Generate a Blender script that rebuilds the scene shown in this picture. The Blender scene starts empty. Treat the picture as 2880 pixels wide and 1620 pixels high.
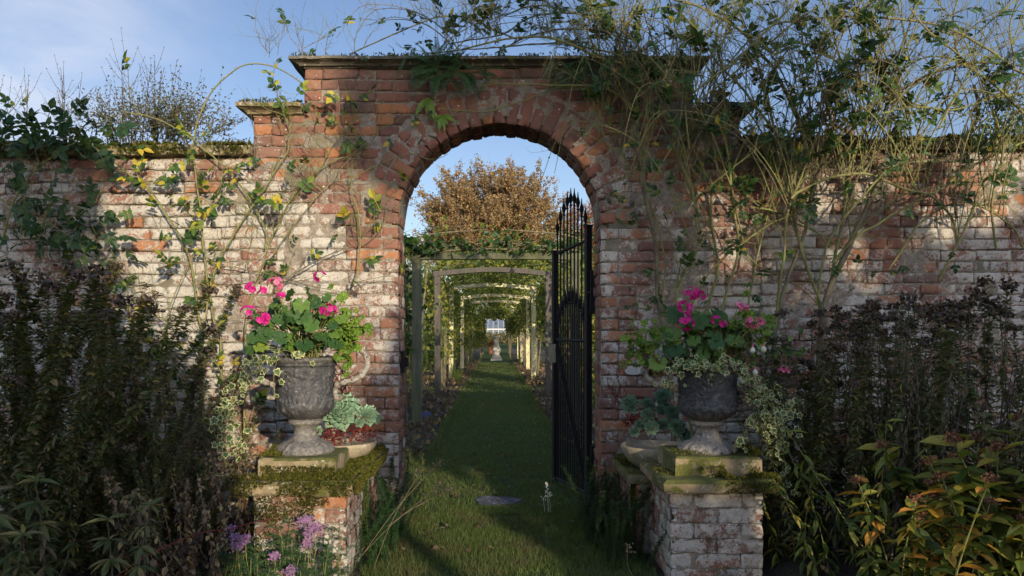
import bpy, math, random
import numpy as np
R = np.random.default_rng(7)
random.seed(7)
PI = math.pi
scene = bpy.context.scene
COL = scene.collection
# ---------------------------------------------------------------- camera model (photo 2880x1620)
FPX, VX, HY, EYE = 2163.0, 1394.0, 933.0, 1.22
def P(x, y, D):
    return np.array([(x - VX) / FPX * D, D, EYE - (y - HY) / FPX * D])
WALL = 4.9
# ---------------------------------------------------------------- helpers: objects
def tagp(o, label=None, cat=None, group=None, kind=None):
    if label: o['label'] = label
    if cat: o['category'] = cat
    if group: o['group'] = group
    if kind: o['kind'] = kind
    return o
def thing(name, label, cat, loc=(0, 0, 0), group=None):
    o = bpy.data.objects.new(name, None)
    o.empty_display_size = .1
    COL.objects.link(o); o.location = loc
    return tagp(o, label, cat, group)
def copy_tree(o, parent=None):
    c = o.copy(); COL.objects.link(c)
    if parent is not None: c.parent = parent
    for ch in list(o.children): copy_tree(ch, c)
    return c
class MB:
    def __init__(s): s.v = []; s.f = []; s.n = 0; s.att = []
    def add(s, v, f, mat=0, att=None):
        v = np.asarray(v, float).reshape(-1, 3); f = np.asarray(f, int)
        if len(v) == 0 or len(f) == 0: return
        s.v.append(v); s.f.append((f + s.n, mat)); s.n += len(v)
        s.att.append(np.zeros(len(v)) if att is None else np.broadcast_to(np.asarray(att, float), (len(v),)))
    def build(s, name, mats, parent=None, smooth=False, att=None, loc=None):
        me = bpy.data.meshes.new(name)
        v = np.concatenate(s.v)
        off = np.zeros(3)
        if parent is not None:
            p = parent
            while p is not None: off += np.array(p.location); p = p.parent
        if loc is not None: off = off + np.array(loc)
        v = v - off
        me.vertices.add(len(v)); me.vertices.foreach_set('co', v.astype(np.float32).ravel())
        loops = np.concatenate([f.ravel() for f, m in s.f])
        tot = np.concatenate([np.full(len(f), f.shape[1]) for f, m in s.f])
        mi = np.concatenate([np.full(len(f), m) if np.isscalar(m) else m for f, m in s.f])
        me.loops.add(len(loops)); me.loops.foreach_set('vertex_index', loops.astype(np.int32))
        st = np.concatenate([[0], np.cumsum(tot)[:-1]])
        me.polygons.add(len(tot)); me.polygons.foreach_set('loop_start', st.astype(np.int32))
        me.polygons.foreach_set('loop_total', tot.astype(np.int32))
        me.polygons.foreach_set('material_index', mi.astype(np.int32))
        me.polygons.foreach_set('use_smooth', np.full(len(tot), bool(smooth)))
        for m in mats: me.materials.append(m)
        me.update(calc_edges=True)
        if att:
            a = me.attributes.new(att, 'FLOAT', 'POINT'); a.data.foreach_set('value', np.concatenate(s.att).astype(np.float32))
        o = bpy.data.objects.new(name, me); COL.objects.link(o)
        if parent is not None: o.parent = parent
        if loc is not None: o.location = loc
        return o
# ---------------------------------------------------------------- helpers: noise and maths
def hsh(a):
    a = np.sin(a[..., 0] * 127.1 + a[..., 1] * 311.7 + a[..., 2] * 74.7) * 43758.5453
    return a - np.floor(a)
def vnoise(p):
    i = np.floor(p); f = p - i; f = f * f * (3 - 2 * f); r = 0
    for dx in (0, 1):
        for dy in (0, 1):
            for dz in (0, 1):
                w = (f[..., 0] if dx else 1 - f[..., 0]) * (f[..., 1] if dy else 1 - f[..., 1]) * (f[..., 2] if dz else 1 - f[..., 2])
                r = r + w * hsh(i + np.array([dx, dy, dz]))
    return r
def fbm(p, o=3):
    r = 0; a = .5
    for k in range(o): r = r + a * vnoise(p * 2 ** k + k * 17.3); a *= .5
    return r / (1 - .5 ** o)
def unit(a):
    a = np.asarray(a, float); return a / np.maximum(np.linalg.norm(a, axis=-1, keepdims=True), 1e-9)
def rdir(n, g=R): return unit(g.normal(size=(n, 3)))
def spline(pts, per=6):
    p = np.asarray(pts, float)
    if len(p) < 3:
        t = np.linspace(0, 1, per + 1)[:, None]; return p[0] * (1 - t) + p[-1] * t
    q = np.vstack([2 * p[0] - p[1], p, 2 * p[-1] - p[-2]]); out = []
    for i in range(1, len(q) - 2):
        t = np.linspace(0, 1, per, endpoint=False)[:, None]
        a, b, c, d = q[i - 1], q[i], q[i + 1], q[i + 2]
        out.append(.5 * ((2 * b) + (-a + c) * t + (2 * a - 5 * b + 4 * c - d) * t ** 2 + (-a + 3 * b - 3 * c + d) * t ** 3))
    out.append(p[-1:]); return np.vstack(out)
def tube(path, rad, k=5, cap=True):
    p = np.asarray(path, float); n = len(p); rad = np.broadcast_to(np.asarray(rad, float), (n,))
    t = unit(np.gradient(p, axis=0))
    u = np.zeros((n, 3)); a = np.array([0, 0, 1.]) if abs(t[0][2]) < .9 else np.array([1., 0, 0])
    u[0] = unit(np.cross(t[0], a))
    for i in range(1, n):
        w = u[i - 1] - t[i] * np.dot(u[i - 1], t[i]); u[i] = unit(w)
    w = np.cross(t, u); an = np.arange(k) / k * 2 * PI
    v = p[:, None] + rad[:, None, None] * (u[:, None] * np.cos(an)[None, :, None] + w[:, None] * np.sin(an)[None, :, None])
    v = v.reshape(-1, 3)
    i = np.arange(n - 1)[:, None] * k; j = np.arange(k)[None]; j2 = (j + 1) % k
    f = np.stack([i + j, i + j2, i + k + j2, i + k + j], -1).reshape(-1, 4)
    return v, f
def basis(d, nrm):
    y = unit(d); z = nrm - y * np.sum(nrm * y, -1, keepdims=True); z = unit(z); x = np.cross(y, z)
    return np.stack([x, y, z], -1)          # columns
def inst(mb, tv, tfs, pos, d, nrm, scale, att=None):
    """place template (tv, [(faces, mat)...]) at each pos"""
    pos = np.asarray(pos, float).reshape(-1, 3); n = len(pos)
    if n == 0: return
    M = basis(np.broadcast_to(d, (n, 3)).astype(float), np.broadcast_to(nrm, (n, 3)).astype(float))
    s = np.broadcast_to(np.asarray(scale, float), (n,))
    v = np.einsum('nij,vj->nvi', M, tv) * s[:, None, None] + pos[:, None]
    off = (np.arange(n) * len(tv))[:, None, None]; base = mb.n
    mb.v.append(v.reshape(-1, 3)); mb.n += n * len(tv)
    mb.att.append(np.zeros(n * len(tv)))
    for f, m in tfs: mb.f.append(((np.asarray(f)[None] + off).reshape(-1, np.asarray(f).shape[1]) + base, m))
def loft(mb, levels, mat=0, sub=1, jit=0., seed=0):
    """stack of rectangles (x0,x1,y0,y1,z), closed with lids; sub divides the sides, jit roughens them"""
    rings = []
    for (x0, x1, y0, y1, z) in levels:
        nx = max(1, int((x1 - x0) / .05)) if sub > 1 else 1; ny = max(1, int((y1 - y0) / .05)) if sub > 1 else 1
        rings.append((x0, x1, y0, y1, z))
    x0, x1, y0, y1, _ = levels[0]
    nx = max(1, int((x1 - x0) / .04)) if sub > 1 else 1; ny = max(1, int((y1 - y0) / .04)) if sub > 1 else 1
    V = []
    for (x0, x1, y0, y1, z) in rings:
        a = [(x0 + (x1 - x0) * i / nx, y0) for i in range(nx)] + [(x1, y0 + (y1 - y0) * i / ny) for i in range(ny)] + \
            [(x1 - (x1 - x0) * i / nx, y1) for i in range(nx)] + [(x0, y1 - (y1 - y0) * i / ny) for i in range(ny)]
        V.append(np.array([(p[0], p[1], z) for p in a]))
    m = len(V[0]); V = np.concatenate(V)
    if jit: V = V + (np.stack([fbm(V * 14 + k * 9.1 + seed) for k in range(3)], -1) - .5) * jit * 2
    F = []
    for r in range(len(rings) - 1):
        for i in range(m): F.append((r * m + i, r * m + (i + 1) % m, (r + 1) * m + (i + 1) % m, (r + 1) * m + i))
    mb.add(V, F, mat)
    for r, flip in ((0, True), (len(rings) - 1, False)):
        # lid as grid
        x0, x1, y0, y1, z = rings[r]; gx, gy = np.meshgrid(np.linspace(x0, x1, nx + 1), np.linspace(y0, y1, ny + 1), indexing='ij')
        G = np.stack([gx, gy, np.full_like(gx, z)], -1).reshape(-1, 3)
        if jit: G = G + (np.stack([fbm(G * 14 + k * 9.1 + seed) for k in range(3)], -1) - .5) * jit * 2
        f = [(i * (ny + 1) + j, (i + 1) * (ny + 1) + j, (i + 1) * (ny + 1) + j + 1, i * (ny + 1) + j + 1) for i in range(nx) for j in range(ny)]
        f = np.array(f);  f = f[:, ::-1] if flip else f
        mb.add(G, f, mat)
def box(mb, x0, x1, y0, y1, z0, z1, mat=0): loft(mb, [(x0, x1, y0, y1, z0), (x0, x1, y0, y1, z1)], mat)
def obox(mb, a, b, w, h, up=(0, 0, 1), mat=0):
    """beam from a to b"""
    a = np.array(a, float); b = np.array(b, float); d = unit(b - a); s = unit(np.cross(d, up)); u = np.cross(s, d)
    c = [(-w / 2, -h / 2), (w / 2, -h / 2), (w / 2, h / 2), (-w / 2, h / 2)]
    v = [e + s * p + u * q for e in (a, b) for p, q in c]
    mb.add(v, [(0, 1, 2, 3), (7, 6, 5, 4), (0, 4, 5, 1), (1, 5, 6, 2), (2, 6, 7, 3), (3, 7, 4, 0)], mat)
def lathe(mb, prof, c, k=32, mat=0, fn=None):
    p = np.array(prof, float); n = len(p); an = np.arange(k) / k * 2 * PI
    r = p[:, 0][:, None] * np.ones(k); z = p[:, 1][:, None] * np.ones(k)
    if fn is not None: r, z = fn(r, z, an[None] * np.ones((n, 1)))
    v = np.stack([c[0] + r * np.cos(an), c[1] + r * np.sin(an), c[2] + z], -1).reshape(-1, 3)
    i = np.arange(n - 1)[:, None] * k; j = np.arange(k)[None]; j2 = (j + 1) % k
    mb.add(v, np.stack([i + j, i + j2, i + k + j2, i + k + j], -1).reshape(-1, 4), mat)
# ---------------------------------------------------------------- leaf templates (length along +y, facing +z)
def leaf_t(n=3, w=.3, fold=.25, curl=.15, pw=.8):
    v = []; f = []
    for i in range(n + 1):
        y = i / n; h = w * math.sin(PI * max(.02, min(.985, y)) ** pw)
        z = -curl * y * y
        v += [(-h, y, z + fold * h), (0, y, z), (h, y, z + fold * h)]
    for i in range(n):
        a = 3 * i; f += [(a, a + 1, a + 4, a + 3), (a + 1, a + 2, a + 5, a + 4)]
    return np.array(v), np.array(f)
def merge_t(items):
    V = []; F = []; n = 0
    for v, f in items: V.append(v); F.append(np.asarray(f) + n); n += len(v)
    return np.concatenate(V), np.concatenate(F)
def rotz(v, a):
    c, s = math.cos(a), math.sin(a); return np.stack([v[:, 0] * c - v[:, 1] * s, v[:, 0] * s + v[:, 1] * c, v[:, 2]], -1)
def rose_leaf(k=5):
    lv, lf = leaf_t(3, .34, .3, .18); it = []
    it.append((lv * .42 + np.array([0, .58, -.03]), lf))
    for y in ((.5, .25) if k >= 5 else (.45,)):
        for s in (-1, 1):
            v = rotz(lv * .36, s * -1.15) + np.array([0, y, 0]); v[:, 2] -= .02; it.append((v, lf))
    it.append((np.array([(-.012, 0, 0), (.012, 0, 0), (.012, .62, 0), (-.012, .62, 0)]), np.array([(0, 1, 2, 3)])))
    v, f = merge_t(it); return v, [(f, 0)]
T_LEAF = (lambda t: (t[0], [(t[1], 0)]))(leaf_t(3, .34, .3, .2))
T_LANCE = (lambda t: (t[0], [(t[1], 0)]))(leaf_t(4, .13, .3, .35))
T_QUAD = (np.array([(-.35, 0, 0), (.35, .15, .1), (.3, .9, 0), (-.3, 1, .08)]), [(np.array([(0, 1, 2, 3)]), 0)])
T_ROSE = rose_leaf(5); T_ROSE3 = rose_leaf(3)
def ivy_t():
    o = np.array([(0, 0), (.2, -.12), (.45, .05), (.33, .3), (.62, .5), (.3, .62), (.0, 1.05), (-.3, .62), (-.62, .5), (-.33, .3), (-.45, .05), (-.2, -.12)])
    c = np.array([0, .38]); inn = c + (o - c) * .74
    V = np.vstack([[c[0], c[1], -.05], np.c_[inn, np.full(12, .02)], np.c_[o, np.array([0, -.06, -.05, .03, -.06, .03, -.1, .03, -.06, .03, -.05, -.06])]])
    fi = np.array([(0, 1 + i, 1 + (i + 1) % 12) for i in range(12)]); fo = np.array([(1 + i, 13 + i, 13 + (i + 1) % 12, 1 + (i + 1) % 12) for i in range(12)])
    return V, [(fi, 0), (fo, 1)]
T_IVY = ivy_t()
def gera_t(n=21, lobes=7, depth=.13, wav=.05):
    an = np.linspace(-PI * .93, PI * .93, n) + PI / 2
    V = [(0, 0, -.12)]
    for rr in (.5, 1.):
        for i, a in enumerate(an):
            r = rr * (1 - depth * (.5 + .5 * math.cos(lobes * (a - PI / 2))) * rr)
            V.append((r * math.cos(a) * .55, .3 + r * math.sin(a) * .55, (.03 if rr < 1 else wav * math.sin(lobes * 1.0 * a * 2))))
    V = np.array(V); V[0] = (0, .22, -.09)
    f3 = np.array([(0, 1 + i, 2 + i) for i in range(n - 1)]); f4 = np.array([(1 + i, 1 + n + i, 2 + n + i, 2 + i) for i in range(n - 1)])
    return V, [(f3, 0), (f4, 0)]
T_GERA = gera_t(wav=.09)
# ---------------------------------------------------------------- materials
def newmat(name):
    m = bpy.data.materials.new(name); m.use_nodes = True; nt = m.node_tree
    b = nt.nodes['Principled BSDF']; return m, nt, b
def N(nt, t, **kw):
    n = nt.nodes.new(t)
    for k, v in kw.items():
        if k.startswith('i_'): n.inputs[int(k[2:])].default_value = v
        else: setattr(n, k, v)
    return n
def ramp(nt, fac, stops, interp='LINEAR'):
    r = nt.nodes.new('ShaderNodeValToRGB'); r.color_ramp.interpolation = interp
    e = r.color_ramp.elements
    while len(e) < len(stops): e.new(.5)
    for x, (p, c) in zip(e, stops): x.position = p; x.color = (*c, 1) if len(c) == 3 else c
    nt.links.new(fac, r.inputs[0]); return r.outputs[0]
def noise(nt, scale, detail=4, rough=.55, vec=None, dist=0.):
    n = nt.nodes.new('ShaderNodeTexNoise'); n.inputs['Scale'].default_value = scale; n.inputs['Detail'].default_value = detail
    n.inputs['Roughness'].default_value = rough; n.inputs['Distortion'].default_value = dist
    if vec is None:
        vec = pos_out(nt)
    nt.links.new(vec, n.inputs['Vector']); return n.outputs['Fac']
def pos_out(nt):
    for n in nt.nodes:
        if n.type == 'NEW_GEOMETRY': return n.outputs['Position']
    return nt.nodes.new('ShaderNodeNewGeometry').outputs['Position']
def geo(nt):
    pos_out(nt)
    return [n for n in nt.nodes if n.type == 'NEW_GEOMETRY'][0]
def mth(nt, op, a, b=None, c=None, clamp=False):
    n = nt.nodes.new('ShaderNodeMath'); n.operation = op; n.use_clamp = clamp
    for i, x in enumerate((a, b, c)):
        if x is None: continue
        if isinstance(x, (int, float)): n.inputs[i].default_value = x
        else: nt.links.new(x, n.inputs[i])
    return n.outputs[0]
def mixc(nt, fac, a, b, blend='MIX'):
    n = nt.nodes.new('ShaderNodeMix'); n.data_type = 'RGBA'; n.blend_type = blend
    for s, x in ((0, fac), (6, a), (7, b)):
        if isinstance(x, (int, float)): n.inputs[s].default_value = x
        elif isinstance(x, tuple): n.inputs[s].default_value = (*x, 1)
        else: nt.links.new(x, n.inputs[s])
    return n.outputs[2]
def smooth(nt, x, lo, hi):
    n = nt.nodes.new('ShaderNodeMapRange'); n.interpolation_type = 'SMOOTHSTEP'
    nt.links.new(x, n.inputs[0])
    for i, v in ((1, lo), (2, hi)):
        if isinstance(v, (int, float)): n.inputs[i].default_value = v
        else: nt.links.new(v, n.inputs[i])
    return n.outputs[0]
def bump(nt, b, h, dist=.004, strength=1.):
    n = nt.nodes.new('ShaderNodeBump'); n.inputs['Distance'].default_value = dist; n.inputs['Strength'].default_value = strength
    nt.links.new(h, n.inputs['Height']); nt.links.new(n.outputs[0], b.inputs['Normal'])
def leafmat(name, stops, rough=.5, trans=.3, spec=.35, patch=None):
    m, nt, b = newmat(name); g = geo(nt)
    c = ramp(nt, g.outputs['Random Per Island'], stops)
    n = noise(nt, 60, 3); c = mixc(nt, .35, c, ramp(nt, n, [(.3, (.35, .35, .35)), (.7, (1.1, 1.1, 1.1))]), 'MULTIPLY')
    if patch: c = mixc(nt, mth(nt, 'MULTIPLY', smooth(nt, noise(nt, 3.2, 4, .7), .47, .62), .6), c, patch)
    nt.links.new(c, b.inputs['Base Color']); b.inputs['Roughness'].default_value = rough
    b.inputs['Specular IOR Level'].default_value = spec
    t = nt.nodes.new('ShaderNodeBsdfTranslucent'); mc = mixc(nt, 1., c, (1.2, 1.25, .6), 'MULTIPLY'); nt.links.new(mc, t.inputs[0])
    mx = nt.nodes.new('ShaderNodeMixShader'); mx.inputs[0].default_value = trans
    nt.links.new(b.outputs[0], mx.inputs[1]); nt.links.new(t.outputs[0], mx.inputs[2])
    nt.links.new(mx.outputs[0], nt.nodes['Material Output'].inputs[0]); return m
def barkmat(name, a, c, scale=40, rough=.8, bd=.002):
    m, nt, b = newmat(name); n = noise(nt, scale, 5, .65); n2 = noise(nt, scale * .18, 3)
    col = mixc(nt, smooth(nt, n2, .4, .62), a, c); col = mixc(nt, .5, col, ramp(nt, n, [(.3, (.45, .45, .45)), (.7, (1.25, 1.25, 1.25))]), 'MULTIPLY')
    nt.links.new(col, b.inputs['Base Color']); b.inputs['Roughness'].default_value = rough; bump(nt, b, n, bd); return m
def G3(*s): return [(p, c) for p, c in s]
M_rose = leafmat('rose_leaf', [(0, (.015, .04, .010)), (.5, (.03, .075, .015)), (.86, (.06, .11, .018)), (.965, (.10, .13, .02)), (.985, (.42, .34, .02)), (1, (.42, .26, .02))])
M_roseY = leafmat('rose_leaf_yellowing', [(0, (.02, .055, .012)), (.45, (.045, .095, .016)), (.72, (.09, .15, .02)), (.84, (.38, .36, .03)), (1, (.5, .33, .03))])
M_roseD = leafmat('rose_leaf_dark', [(0, (.012, .04, .014)), (.6, (.03, .075, .02)), (1, (.07, .11, .025))])
M_cane = barkmat('cane_green', (.165, .175, .045), (.19, .16, .06), 60)
M_caneb = barkmat('cane_brown', (.11, .085, .05), (.17, .15, .075), 60)
M_hip, _nt, _b = newmat('hip'); _b.inputs['Base Color'].default_value = (.35, .03, .02, 1); _b.inputs['Roughness'].default_value = .35
M_ivyg = leafmat('ivy_green', [(0, (.05, .10, .03)), (1, (.12, .18, .06))])
M_ivyc = leafmat('ivy_cream', [(0, (.5, .48, .22)), (1, (.62, .6, .32))])
M_gera = leafmat('geranium_leaf', [(0, (.025, .07, .016)), (.5, (.05, .11, .022)), (.85, (.10, .19, .03)), (.96, (.16, .25, .035)), (1, (.36, .36, .05))], rough=.55)
M_lime = leafmat('lime_leaf', [(0, (.09, .17, .02)), (1, (.2, .3, .035))])
M_pet = leafmat('petal_magenta', [(0, (.55, .01, .20)), (1, (.75, .04, .35))], trans=.4)
M_petp = leafmat('petal_pink', [(0, (.65, .10, .22)), (1, (.8, .28, .45))], trans=.4)
M_fern = leafmat('fern', [(0, (.018, .05, .012)), (.7, (.045, .10, .02)), (1, (.13, .17, .03))])
M_echev = leafmat('echeveria', [(0, (.16, .27, .17)), (1, (.24, .36, .23))], trans=.05)
M_dead = leafmat('dead_leaf', [(0, (.05, .03, .02)), (.5, (.13, .08, .045)), (.9, (.24, .17, .09)), (1, (.4, .32, .12))])
M_tan = leafmat('dry_stem', [(0, (.2, .15, .09)), (1, (.34, .26, .17))])
M_dark = leafmat('dark_green', [(0, (.04, .06, .02)), (.5, (.075, .095, .03)), (.8, (.14, .13, .045)), (1, (.2, .14, .07))])
M_dark2 = leafmat('mid_green', [(0, (.05, .065, .022)), (.4, (.09, .115, .03)), (.7, (.15, .14, .05)), (.9, (.19, .13, .065)), (1, (.32, .27, .06))])
M_seed = leafmat('seed_head', [(0, (.04, .027, .018)), (1, (.11, .075, .045))], trans=0)
M_orange = leafmat('autumn_leaf', [(0, (.06, .09, .018)), (.45, (.13, .16, .025)), (.7, (.30, .27, .04)), (.85, (.5, .33, .05)), (1, (.5, .2, .04))], trans=.35)
M_beech = leafmat('beech_leaf', [(0, (.13, .085, .045)), (.5, (.23, .145, .06)), (1, (.31, .23, .10))], trans=.3)
M_beechr = leafmat('copper_leaf', [(0, (.18, .07, .03)), (1, (.34, .15, .05))])
M_vine = leafmat('vine_leaf', [(0, (.05, .085, .018)), (.5, (.13, .17, .03)), (.9, (.28, .28, .05)), (1, (.5, .36, .05))], trans=.45)
M_hedge = leafmat('hedge_leaf', [(0, (.015, .04, .012)), (1, (.05, .085, .02))])
M_grass = leafmat('grass_blade', [(0, (.055, .09, .022)), (.6, (.11, .16, .035)), (1, (.2, .22, .07))], rough=.6, trans=.45, patch=(.13, .11, .05))
M_moss = leafmat('moss', [(0, (.03, .036, .008)), (.4, (.07, .078, .012)), (.75, (.125, .125, .018)), (.9, (.09, .06, .02)), (1, (.06, .04, .02))], rough=.9, trans=.2, spec=.1)
M_yarrow = leafmat('yarrow_flower', [(0, (.26, .12, .24)), (1, (.42, .24, .38))], trans=.2)
M_feather = leafmat('feathery_green', [(0, (.02, .06, .02)), (1, (.06, .12, .035))])
M_white = leafmat('white_petal', [(0, (.6, .6, .5)), (1, (.75, .72, .62))])
M_red = leafmat('red_leaf', [(0, (.10, .02, .02)), (1, (.28, .05, .03))])
M_bark = barkmat('tree_bark', (.11, .09, .07), (.16, .14, .11), 8, bd=.02)
M_twig = barkmat('dark_twig', (.06, .05, .04), (.10, .085, .065), 60)
def brickmat():
    m, nt, b = newmat('old_brick'); g = geo(nt); ri = g.outputs['Random Per Island']
    col = ramp(nt, ri, [(0, (.12, .055, .042)), (.14, (.165, .08, .06)), (.32, (.22, .085, .055)), (.5, (.22, .10, .07)), (.68, (.18, .10, .075)), (.84, (.29, .12, .065)), (.95, (.36, .15, .06)), (1, (.15, .09, .075))])
    nf = noise(nt, 55, 6, .7); nm = noise(nt, 13, 5, .65, dist=.6); nl = noise(nt, 2.2, 3); nff = noise(nt, 190, 3, .6)
    col = mixc(nt, .7, col, ramp(nt, nf, [(.25, (.5, .48, .46)), (.75, (1.3, 1.25, 1.2))]), 'MULTIPLY')
    a = nt.nodes.new('ShaderNodeAttribute'); a.attribute_name = 'wash'; w = a.outputs['Fac']
    s = mth(nt, 'ADD', mth(nt, 'MULTIPLY', nm, .42), mth(nt, 'ADD', mth(nt, 'MULTIPLY', nf, .50), mth(nt, 'MULTIPLY', nff, .20)))
    s = mth(nt, 'ADD', s, mth(nt, 'MULTIPLY', mth(nt, 'SUBTRACT', nl, .5), .42))
    s = mth(nt, 'ADD', mth(nt, 'MULTIPLY', mth(nt, 'SUBTRACT', s, .5), 2.6), .5)
    d = mth(nt, 'SUBTRACT', w, s)
    mask = mth(nt, 'MAXIMUM', smooth(nt, d, -.03, .06), mth(nt, 'MULTIPLY', smooth(nt, d, -.22, .1), .22))
    wc = ramp(nt, nf, [(.3, (.28, .25, .205)), (.48, (.44, .41, .345)), (.7, (.575, .545, .47))])
    wc = mixc(nt, .6, wc, ramp(nt, nff, [(.25, (.6, .6, .6)), (.7, (1.15, 1.15, 1.12))]), 'MULTIPLY')
    wc = mixc(nt, mth(nt, 'MULTIPLY', smooth(nt, nff, .5, .62), .32), wc, (.21, .155, .11))
    col = mixc(nt, .16, col, (.20, .15, .10)); col = mixc(nt, mask, col, wc)
    # lichen spots
    v = nt.nodes.new('ShaderNodeTexVoronoi'); v.inputs['Scale'].default_value = 42; v.inputs['Randomness'].default_value = 1
    nt.links.new(pos_out(nt), v.inputs['Vector'])
    sp = nt.nodes.new('ShaderNodeSeparateColor'); nt.links.new(v.outputs['Color'], sp.inputs[0])
    rad = mth(nt, 'MULTIPLY', smooth(nt, sp.outputs[0], .72, 1.1), .34)
    spot = smooth(nt, mth(nt, 'SUBTRACT', rad, mth(nt, 'ADD', v.outputs['Distance'], mth(nt, 'MULTIPLY', nff, .08))), -.02, .02)
    col = mixc(nt, mth(nt, 'MULTIPLY', spot, .85), col, (.55, .55, .46))
    # dark algae
    col = mixc(nt, mth(nt, 'MULTIPLY', smooth(nt, noise(nt, 5, 5, .7), .56, .7), .6), col, (.05, .05, .035))
    nt.links.new(col, b.inputs['Base Color']); b.inputs['Roughness'].default_value = .92; b.inputs['Specular IOR Level'].default_value = .2
    h = mth(nt, 'ADD', mth(nt, 'MULTIPLY', nf, .8), mth(nt, 'ADD', mth(nt, 'MULTIPLY', mask, .25), mth(nt, 'MULTIPLY', nff, .5)))
    bump(nt, b, h, .006); return m
M_brick = brickmat()
def mortarmat():
    m, nt, b = newmat('lime_mortar'); n = noise(nt, 30, 6, .7); l = noise(nt, 2.5, 3); f = noise(nt, 160, 3)
    c = ramp(nt, n, [(.25, (.10, .085, .06)), (.5, (.24, .20, .15)), (.75, (.40, .35, .27))])
    c = mixc(nt, smooth(nt, l, .5, .65), c, (.15, .13, .08))
    c = mixc(nt, .5, c, ramp(nt, f, [(.3, (.5, .5, .5)), (.7, (1.2, 1.2, 1.2))]), 'MULTIPLY')
    nt.links.new(c, b.inputs['Base Color']); b.inputs['Roughness'].default_value = .95
    bump(nt, b, mth(nt, 'ADD', n, mth(nt, 'MULTIPLY', f, .4)), .01); return m
M_mortar = mortarmat()
def stonemat(name, c1, c2, moss=.5, mz=.0, scale=1.):
    m, nt, b = newmat(name); g = geo(nt); n = noise(nt, 22 * scale, 6, .7); l = noise(nt, 4 * scale, 4); f = noise(nt, 150, 4, .7)
    c = mixc(nt, smooth(nt, l, .4, .6), c1, c2); c = mixc(nt, .7, c, ramp(nt, n, [(.25, (.4, .4, .4)), (.75, (1.35, 1.35, 1.35))]), 'MULTIPLY')
    c = mixc(nt, .5, c, ramp(nt, f, [(.3, (.6, .6, .6)), (.7, (1.2, 1.2, 1.2))]), 'MULTIPLY')
    c = mixc(nt, mth(nt, 'MULTIPLY', smooth(nt, noise(nt, 30, 5, .6), .6, .66), .6), c, (.5, .5, .42))
    sx = nt.nodes.new('ShaderNodeSeparateXYZ'); nt.links.new(g.outputs['Normal'], sx.inputs[0])
    k = mth(nt, 'ADD', mth(nt, 'MULTIPLY', sx.outputs[2], .12), mth(nt, 'ADD', mth(nt, 'MULTIPLY', n, .4), mth(nt, 'MULTIPLY', l, .6)))
    mk = smooth(nt, k, .62 - moss * .25, .66 - moss * .2)
    mc = ramp(nt, f, [(.3, (.03, .035, .008)), (.7, (.12, .12, .015))])
    c = mixc(nt, mk, c, mc); nt.links.new(c, b.inputs['Base Color']); b.inputs['Roughness'].default_value = .93
    bump(nt, b, mth(nt, 'ADD', n, mth(nt, 'MULTIPLY', f, .5)), .008); return m
M_stone = stonemat('weathered_stone', (.15, .13, .09), (.09, .085, .065), .3)
M_stoneM = stonemat('mossy_stone', (.26, .20, .11), (.19, .15, .08), .55)
M_stoneP = stonemat('pale_stone', (.62, .56, .45), (.5, .45, .36), -.6)
M_trough = stonemat('gritty_bowl', (.38, .31, .20), (.30, .25, .16), -.6)
def leadmat():
    m, nt, b = newmat('lead_grey'); n = noise(nt, 16, 6, .65, dist=1.2); n2 = noise(nt, 45, 5, .7, dist=1.5); f = noise(nt, 200, 3)
    c = mixc(nt, smooth(nt, n, .42, .62), (.032, .032, .034), (.062, .061, .058))
    c = mixc(nt, mth(nt, 'MULTIPLY', smooth(nt, n2, .56, .68), .7), c, (.30, .28, .25))
    a = nt.nodes.new('ShaderNodeAttribute'); a.attribute_name = 'wash'
    c = mixc(nt, mth(nt, 'MULTIPLY', a.outputs['Fac'], smooth(nt, n2, .3, .6)), c, (.30, .265, .21))
    nt.links.new(c, b.inputs['Base Color']); b.inputs['Roughness'].default_value = .62; b.inputs['Metallic'].default_value = .0
    bump(nt, b, mth(nt, 'ADD', mth(nt, 'MULTIPLY', n2, .8), mth(nt, 'MULTIPLY', f, .2)), .006); return m
M_lead = leadmat()
def ironmat():
    m, nt, b = newmat('black_iron'); n = noise(nt, 60, 5, .7); c = ramp(nt, n, [(.4, (.006, .006, .006)), (.75, (.020, .014, .010))])
    nt.links.new(c, b.inputs['Base Color']); b.inputs['Roughness'].default_value = .7; b.inputs['Specular IOR Level'].default_value = .25; bump(nt, b, n, .002); return m
M_iron = ironmat()
def woodmat(name, a, c):
    m, nt, b = newmat(name); tc = pos_out(nt); mp = nt.nodes.new('ShaderNodeMapping'); mp.inputs['Scale'].default_value = (14, 14, 1.2); nt.links.new(tc, mp.inputs[0])
    n = noise(nt, 3, 6, .7, vec=mp.outputs[0]); l = noise(nt, 2, 3)
    col = mixc(nt, smooth(nt, l, .4, .6), a, c); col = mixc(nt, .8, col, ramp(nt, n, [(.3, (.45, .45, .45)), (.7, (1.25, 1.25, 1.25))]), 'MULTIPLY')
    nt.links.new(col, b.inputs['Base Color']); b.inputs['Roughness'].default_value = .85; bump(nt, b, n, .008); return m
M_woodA = woodmat('green_weathered_wood', (.11, .11, .06), (.09, .095, .045))
M_woodB = woodmat('grey_brown_wood', (.08, .065, .05), (.065, .06, .04))
M_woodC = woodmat('pale_green_wood', (.56, .52, .27), (.46, .41, .24))
def flat(name, c, rough=.7, metal=0.):
    m, nt, b = newmat(name); n = noise(nt, 30, 4); col = mixc(nt, .4, c, ramp(nt, n, [(.3, (.6, .6, .6)), (.7, (1.2, 1.2, 1.2))]), 'MULTIPLY')
    nt.links.new(col, b.inputs['Base Color']); b.inputs['Roughness'].default_value = rough; b.inputs['Metallic'].default_value = metal; return m
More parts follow.
